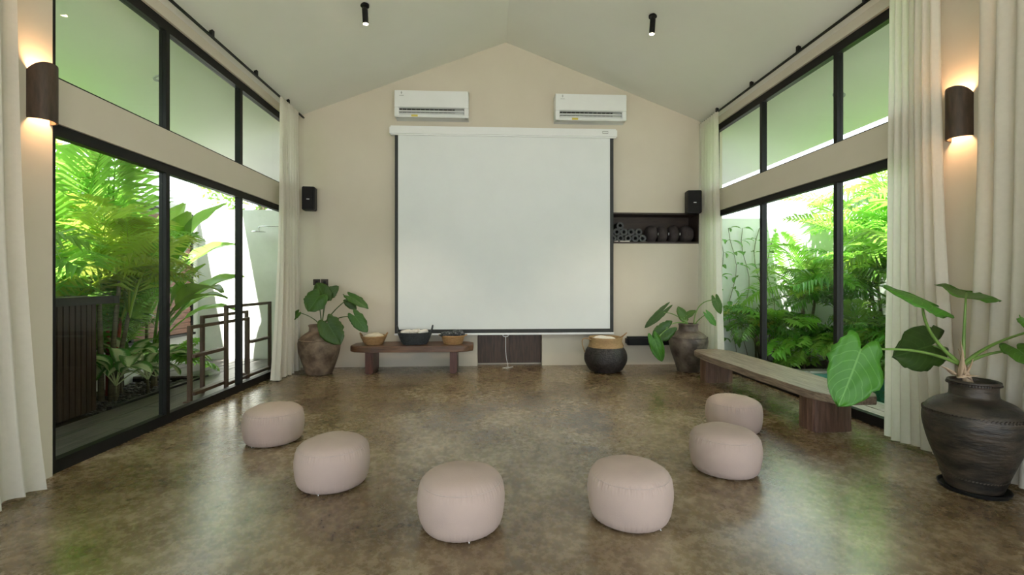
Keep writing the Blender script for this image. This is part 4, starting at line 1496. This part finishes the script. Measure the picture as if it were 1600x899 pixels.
# pebbles in the bed
q = MB()
R = random.Random(5)
for k in range(900):
    px, py = R.uniform(-5.2, -4.28), R.uniform(5.35, 7.1)
    if R.random() < 0.5:
        px = R.uniform(-4.6, -4.28)
    r = R.uniform(0.012, 0.032)
    n = 6
    q.lathe([(0.001, -r * .5), (r * .8, -r * .25), (r, 0), (r * .8, r * .3), (0.001, r * .5)], n, (px, py, -0.105 + r * .5 + R.random() * 0.02), fn=lambda rr_, zz, a, j: (rr_ * (1 + 0.3 * math.cos(a * 2 + k)), zz))
tag(q.build('pebbles', M['pebble'], smooth=True), 'dark river pebbles covering the planting bed outside the left doors', 'pebbles', kind='stuff')


# ------------------------------------------------------------------ garden plants
def frond_mesh(nm, L, n, ll, lw, e0, e1, m, vee=0.35, seed=0, fwd=0.7, ldroop=0.35, stem=0.18):
    """pinnate frond growing from the origin towards +X, rising then arching"""
    R = random.Random(seed)
    q = MB()
    pts = []
    p = Vector((0, 0, 0))
    N = 18
    for i in range(N + 1):
        t = i / N
        e = e0 + (e1 - e0) * t ** 1.2
        pts.append(p.copy())
        p = p + Vector((math.cos(e), 0, math.sin(e))) * (L / N)

    def at(t):
        f = t * N
        i = min(int(f), N - 1)
        return pts[i].lerp(pts[i + 1], f - i), (pts[i + 1] - pts[i]).normalized()
    q.tube([at(t)[0] for t in [k / 8 for k in range(9)]], [0.009 * (1 - 0.85 * k / 8) * L for k in range(9)], 4, caps=False)
    for k in range(n):
        t = stem + (1 - stem) * (k + 0.5) / n
        c_, d = at(t)
        upv = Vector((-d.z, 0, d.x))
        ln = ll * (math.sin(math.pi * (0.18 + 0.78 * (t - stem) / (1 - stem))) ** 0.7) * R.uniform(0.85, 1.12)
        for s in (-1, 1):
            sd = Vector((0, s, 0))
            dr = (sd + d * (fwd * (0.5 + t)) + upv * (vee + R.uniform(-.12, .12))).normalized()
            mid = c_ + dr * ln * 0.5
            tip = c_ + dr * ln + Vector((0, 0, -ldroop * ln * R.uniform(0.6, 1.3)))
            wv_ = dr.cross(upv).normalized() * lw * 0.5
            q.add([c_, mid + wv_ + upv * lw * 0.15, mid, mid - wv_ + upv * lw * 0.15, tip], [(0, 1, 2), (0, 2, 3), (1, 4, 2), (2, 4, 3)])
    return q.mesh(nm, m)


def broad_mesh(nm, L, w_, e0, e1, m, stem=0.45, fold=0.35, seed=0, power=0.8):
    """single broad blade on a stalk, growing from the origin towards +X"""
    q = MB()
    pts = []
    p = Vector((0, 0, 0))
    N = 16
    for i in range(N + 1):
        t = i / N
        e = e0 + (e1 - e0) * t ** 1.6
        pts.append(p.copy())
        p = p + Vector((math.cos(e), 0, math.sin(e))) * (L / N)

    def at(t):
        f = min(max(t, 0), 0.9999) * N
        i = int(f)
        return pts[i].lerp(pts[i + 1], f - i), (pts[i + 1] - pts[i]).normalized()
    q.tube([at(t)[0] for t in [k / 8 * stem for k in range(9)]], [0.011 * L * (1 - 0.04 * k) for k in range(9)], 6, caps=False)

    def fn(a, t):
        s = a * 2 - 1
        c_, d = at(stem + (1 - stem) * t)
        upv = Vector((-d.z, 0, d.x))
        ww = w_ / 2 * math.sin(math.pi * (t * 0.95 + 0.02)) ** power
        ww *= 1 + 0.05 * noise.noise((t * 12, s, seed))
        return c_ + Vector((0, s * ww, 0)) + upv * (abs(s) * ww * fold + 0.02 * noise.noise((s * 2, t * 5, seed)) * L)
    q.grid(7, 13, fn, uv=True)
    return q.mesh(nm, m, smooth=True)


ra = math.radians
FR = [frond_mesh('frond', 1.6, 30, 0.52, 0.046, ra(75), ra(-10), M['leaf_palm'], seed=1),
      frond_mesh('frond', 1.5, 28, 0.50, 0.048, ra(60), ra(-30), M['leaf_palm'], seed=2, ldroop=0.5),
      frond_mesh('frond', 1.7, 32, 0.54, 0.046, ra(84), ra(20), M['leaf_palm'], seed=3, vee=0.5),
      frond_mesh('frond', 1.4, 26, 0.46, 0.046, ra(65), ra(-20), M['leaf_palm_y'], seed=4)]
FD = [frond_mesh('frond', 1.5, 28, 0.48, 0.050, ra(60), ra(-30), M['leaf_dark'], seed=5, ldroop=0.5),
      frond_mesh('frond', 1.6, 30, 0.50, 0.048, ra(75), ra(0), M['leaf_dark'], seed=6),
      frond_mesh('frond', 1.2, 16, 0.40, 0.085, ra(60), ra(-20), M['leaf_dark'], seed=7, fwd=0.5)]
FS = [frond_mesh('split_leaf', 1.0, 9, 0.34, 0.10, ra(60), ra(-35), M['leaf_palm'], seed=8, stem=0.5, fwd=0.6, vee=0.1),
      frond_mesh('split_leaf', 1.0, 9, 0.36, 0.095, ra(50), ra(-25), M['leaf_broad'], seed=9, stem=0.5, fwd=0.6, vee=0.1),
      frond_mesh('split_leaf', 0.9, 8, 0.30, 0.09, ra(70), ra(-10), M['leaf_palm'], seed=10, stem=0.45, fwd=0.6, vee=0.15)]
BL = [broad_mesh('broad_leaf', 1.7, 0.34, ra(80), ra(10), M['leaf_broad'], 0.5, seed=1),
      broad_mesh('broad_leaf', 1.6, 0.32, ra(70), ra(-30), M['leaf_broad'], 0.45, seed=2),
      broad_mesh('broad_leaf', 1.8, 0.36, ra(86), ra(45), M['leaf_broad'], 0.5, seed=3)]
DB = [broad_mesh('variegated_leaf', 0.62, 0.20, ra(75), ra(-35), M['leaf_var'], 0.34, seed=4, power=0.7),
      broad_mesh('variegated_leaf', 0.66, 0.21, ra(60), ra(-60), M['leaf_var'], 0.36, seed=5, power=0.7),
      broad_mesh('variegated_leaf', 0.55, 0.19, ra(85), ra(10), M['leaf_var'], 0.40, seed=6, power=0.7)]
YB_ = [frond_mesh('yellow_leaf', 0.6, 9, 0.22, 0.06, ra(40), ra(-60), M['leaf_yel'], seed=11, fwd=0.6)]


def plant(name, label, cat, loc, set_, n, sc=1.0, trunk=0.0, tr=0.03, seed=0, group=None, child='frond', stems=1, tm='trunk', spread=0.05, tilt=(-0.15, 0.45), azr=None):
    R = random.Random(seed)
    t = thing(name, label, cat, loc, group)
    L = Vector(loc)
    tops = []
    for s in range(stems):
        a = R.uniform(0, 6.28)
        d = spread * (0 if stems == 1 else 1)
        h_ = trunk * R.uniform(0.8, 1.15)
        bx_, by_ = math.cos(a) * d, math.sin(a) * d
        if trunk > 0.02:
            top = Vector((bx_ * 2.2, by_ * 2.2, h_))
            pts = [L + Vector((bx_, by_, 0)), L + Vector((bx_ * 1.4, by_ * 1.4, h_ * .5)), L + top]
            MB().tube(pts, [tr, tr * .8, tr * .6], 8).build('stem', M[tm], t, smooth=True)
        else:
            top = Vector((bx_, by_, 0))
        tops.append(top)
    for k in range(n):
        tp = tops[k % stems]
        me = set_[R.randrange(len(set_))]
        az = (k * 2.39996 + R.uniform(-.3, .3)) if azr is None else R.uniform(*azr)
        ti = R.uniform(*tilt)
        o = shared(child, me, t, tp + Vector((0, 0, -R.random() * 0.12 * (1 if trunk > 0.3 else 0.1))), (R.uniform(-.25, .25), ti, az), sc * R.uniform(0.75, 1.15))
        o.rotation_mode = 'XYZ'
    return t


Z0 = -0.12
GP = 'feathery palms in the left bed'
plant('palm', 'bright feathery palm rising behind the dark counter at the left', 'palm', (-5.05, 5.72, Z0), FR, 13, 1.15, 1.0, 0.035, 1, GP, stems=3, spread=0.12, azr=(-1.75, 1.75), tilt=(-0.55, 0.05))
plant('palm', 'tall feathery palm filling the first left glass panel top', 'palm', (-4.85, 6.05, Z0), FR, 12, 1.15, 1.35, 0.035, 2, GP, stems=3, spread=0.12, azr=(-2.4, -0.2), tilt=(-0.55, 0.0))
plant('palm', 'feathery palm with a red stem standing right of the counter end', 'palm', (-4.9, 6.2, Z0), FR, 8, 0.95, 1.05, 0.030, 3, GP, stems=2, spread=0.08, azr=(-2.0, 0.6), tilt=(-0.55, 0.05), tm='redstem')
plant('palm', 'darker feathery palm low behind the counter end by the wall', 'palm', (-5.1, 6.0, Z0), FD[:2], 11, 0.95, 0.5, 0.03, 4, GP, stems=2, spread=0.1, azr=(-1.75, 1.75), tilt=(-0.55, 0.05))
plant('palm', 'feathery palm behind the counter at the left photo side', 'palm', (-5.18, 4.6, Z0), FR, 12, 1.15, 1.0, 0.035, 5, GP, stems=2, spread=0.1, azr=(-1.75, 1.75), tilt=(-0.55, 0.05))
plant('palm', 'high-crowned palm rising above the garden wall behind the bed', 'palm', (-6.3, 6.2, Z0), FR, 10, 1.3, 2.3, 0.06, 8, GP, azr=(-2.4, 0.9), tilt=(-0.5, 0.1))
plant('palm', 'high-crowned palm above the garden wall behind the counter', 'palm', (-6.4, 5.2, Z0), FR, 10, 1.4, 2.2, 0.06, 9, GP, azr=(-2.4, 0.9), tilt=(-0.5, 0.1))
plant('palm', 'high-crowned palm above the garden wall at the left pillar edge', 'palm', (-6.4, 4.0, Z0), FR, 10, 1.4, 2.3, 0.06, 10, GP, azr=(-2.4, 0.9), tilt=(-0.5, 0.1))
plant('banana_plant', 'broad-leaved banana-like plant reaching across the left mullion', 'plant', (-4.70, 6.70, Z0), BL, 9, 1.05, 0.55, 0.03, 12, child='broad_leaf', tilt=(-0.25, 0.40), azr=(-0.6, 1.3))
plant('banana_plant', 'second broad-leaved plant tall behind the shutter edge', 'plant', (-5.0, 7.0, Z0), BL, 6, 1.05, 1.0, 0.03, 13, child='broad_leaf', tilt=(-0.2, 0.3))
plant('palm', 'small slender palm in front of the white wall left of the shutter', 'palm', (-5.15, 6.75, Z0), FR[:1], 6, 0.7, 0.5, 0.02, 6, GP, azr=(-1.5, 1.0), tilt=(-0.4, 0.1))
GV = 'variegated dumb canes in the left bed'
for k, (x, y, n, s, lab) in enumerate(((-4.62, 5.95, 13, 1.1, 'cream-and-green variegated plant beside the counter end'), (-4.50, 6.32, 13, 1.1, 'cream-and-green variegated plant in the middle of the left bed'), (-4.66, 6.70, 12, 1.05, 'cream-and-green variegated plant near the left mullion'), (-4.90, 6.40, 12, 1.15, 'cream-and-green variegated plant set back in the left bed'))):
    plant('dumb_cane', lab, 'plant', (x, y, Z0), DB, n, s, 0.22, 0.02, 20 + k, GV, child='variegated_leaf', tilt=(-0.1, 0.5))
plant('leafy_plant', 'leafy green plant reaching over the deck beside the shutter', 'plant', (-4.75, 7.05, Z0), FS[1:], 10, 0.75, 0.25, 0.02, 30, child='split_leaf', azr=(-1.2, 1.2))
# tree beyond the white wall
tr_ = thing('tree', 'tree with small pale leaves beyond the white shower wall', 'tree', (-5.2, 10.8, Z0))
MB().tube([(-5.2, 10.8, Z0), (-5.1, 10.8, 1.5), (-5.25, 10.7, 2.6), (-5.0, 10.7, 3.6)], [0.12, 0.10, 0.09, 0.06], 8).build('trunk', M['trunk'], tr_, smooth=True)
R = random.Random(3)
q = MB()
for k in range(2600):
    v = Vector((R.gauss(0, 1), R.gauss(0, 1), R.gauss(0, 0.6)))
    v = v.normalized() * (R.random() ** 0.4)
    c_ = Vector((-4.9 + v.x * 1.9, 11.0 + v.y * 1.2, 3.9 + v.z * 1.2))
    a = Vector((R.gauss(0, 1), R.gauss(0, 1), R.gauss(0, 1))).normalized() * R.uniform(0.05, 0.1)
    b_ = a.cross(Vector((R.gauss(0, 1), R.gauss(0, 1), R.gauss(0, 1)))).normalized() * 0.03
    q.add([c_ - a, c_ + b_, c_ + a, c_ - b_], [(0, 1, 2, 3)])
tag(q.build('foliage', M['leaf_palm'], tr_), kind='stuff')

# right garden
GR = 'feathery palms in the right bed'
pos = [(6.5, 5.6, 1.15, 1.0, 1), (6.7, 6.6, 1.2, 1.2, 0), (6.3, 7.6, 1.1, 0.9, 1), (5.6, 8.0, 1.0, 0.9, 0), (7.0, 7.7, 1.25, 1.5, 0), (7.0, 5.0, 1.2, 1.3, 0),
       (6.9, 4.2, 1.1, 0.9, 1), (5.1, 8.1, 0.85, 0.6, 1), (6.4, 6.2, 0.9, 0.5, 1), (6.2, 7.0, 0.9, 0.45, 0), (5.9, 7.5, 0.85, 0.4, 1), (7.1, 6.0, 1.3, 1.7, 0), (6.35, 4.7, 0.9, 0.5, 0), (6.3, 5.2, 0.85, 0.4, 1)]
desc = ['mid-height palm in the right bed, fronds over the pool edge', 'tall bright palm behind the right mullion', 'dark palm in the far right bed', 'palm by the beige end wall, fronds arching left', 'tall palm in the far corner of the right garden', 'tall palm seen beside the near right curtain',
        'dark palm half hidden by the near right curtain', 'small palm close to the beige end wall', 'low dark palm at the middle of the right bed', 'low bright palm in front of the far right palms', 'low dark palm left of the thin mullion', 'highest palm of the right garden, against the boundary wall', 'low bright palm above the pool coping', 'low dark palm above the pool coping']
for k, ((x, y, s, tk, dk), lab) in enumerate(zip(pos, desc)):
    az = (2.9 - 1.5, 2.9 + 2.1) if x > 6.2 else (-3.1, 0.0)
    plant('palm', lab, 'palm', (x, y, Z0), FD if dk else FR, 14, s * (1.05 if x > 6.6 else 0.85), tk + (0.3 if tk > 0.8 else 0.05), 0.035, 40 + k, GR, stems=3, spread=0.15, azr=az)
GS = 'split-leaved plants in the right bed'
pos = [(6.15, 5.4), (6.2, 6.1), (6.25, 6.8), (5.8, 7.35), (5.3, 7.5), (4.9, 7.7), (6.15, 4.7), (6.6, 5.9), (6.6, 7.1), (5.5, 7.9), (6.2, 5.75), (5.95, 7.0), (6.1, 6.45)]
desc = ['split-leaved plant beside the pool coping, nearest the leaf of the jar plant', 'split-leaved plant over the middle of the pool edge', 'split-leaved plant low between the right mullions', 'split-leaved plant at the pool corner', 'split-leaved plant just above the long bench', 'split-leaved plant low against the beige end wall',
        'split-leaved plant low beside the near right curtain', 'split-leaved plant set back behind the pool edge', 'split-leaved plant set back below the far palms', 'split-leaved plant at the foot of the end wall palm', 'small split-leaved plant in the front row of the bed', 'small split-leaved plant at the far pool end', 'small split-leaved plant right of the thin mullion']
for k, ((x, y), lab) in enumerate(zip(pos, desc)):
    plant('split_leaf_plant', lab, 'plant', (x, y, Z0), FS, 13, 0.9 if k < 10 else 0.7, 0.15 + 0.25 * (k % 3), 0.02, 60 + k, GS, child='split_leaf', tilt=(-0.2, 0.5))
for k, (x, y, s, tk, lab) in enumerate(((6.75, 6.9, 1.1, 0.9, 'broad-leaved plant among the right palms'), (6.5, 5.1, 0.9, 0.3, 'broad-leaved plant behind the jar plant leaf outside'), (6.9, 5.6, 1.1, 0.9, 'tall broad-leaved plant by the boundary wall'))):
    plant('banana_plant', lab, 'plant', (x, y, Z0), BL, 8, s, tk, 0.03, 80 + k, child='broad_leaf')
plant('croton', 'yellow-leaved shrub in front of the beige end wall', 'shrub', (4.85, 8.15, Z0), YB_, 8, 1.0, 1.1, 0.02, 90, child='yellow_leaf')
for k, (x, y, s, lab) in enumerate(((8.6, 6.0, 1.5, 'palm crown rising beyond the right boundary wall'), (8.4, 8.2, 1.5, 'palm crown beyond the far corner of the right garden'))):
    plant('palm', lab, 'palm', (x, y, Z0), FR, 12, s, 2.2, 0.07, 95 + k, GR)
# climber on the end wall
cl = thing('climber', 'thin leafy climber on the beige end wall outside', 'climbing plant', (4.75, 8.5, Z0))
R = random.Random(12)
sm = broad_mesh('leaf', 0.22, 0.07, ra(10), ra(-50), M['leaf_dark'], 0.15, seed=9)
for s in range(5):
    x = 4.35 + s * 0.25
    pts = []
    for k in range(12):
        pts.append(Vector((x + 0.08 * math.sin(k * 0.9 + s), 8.5, Z0 + k * 0.23)))
    MB().tube(pts, 0.006, 5).build('vine', M['trunk'], cl)
    for k in range(2, 12):
        for j in range(2):
            shared('leaf', sm, cl, pts[k] - Vector(cl.location) + Vector((0, -0.02, 0)), (R.uniform(-.5, .5), R.uniform(-.3, .6), R.uniform(-2.6, -0.5)), R.uniform(0.7, 1.2))
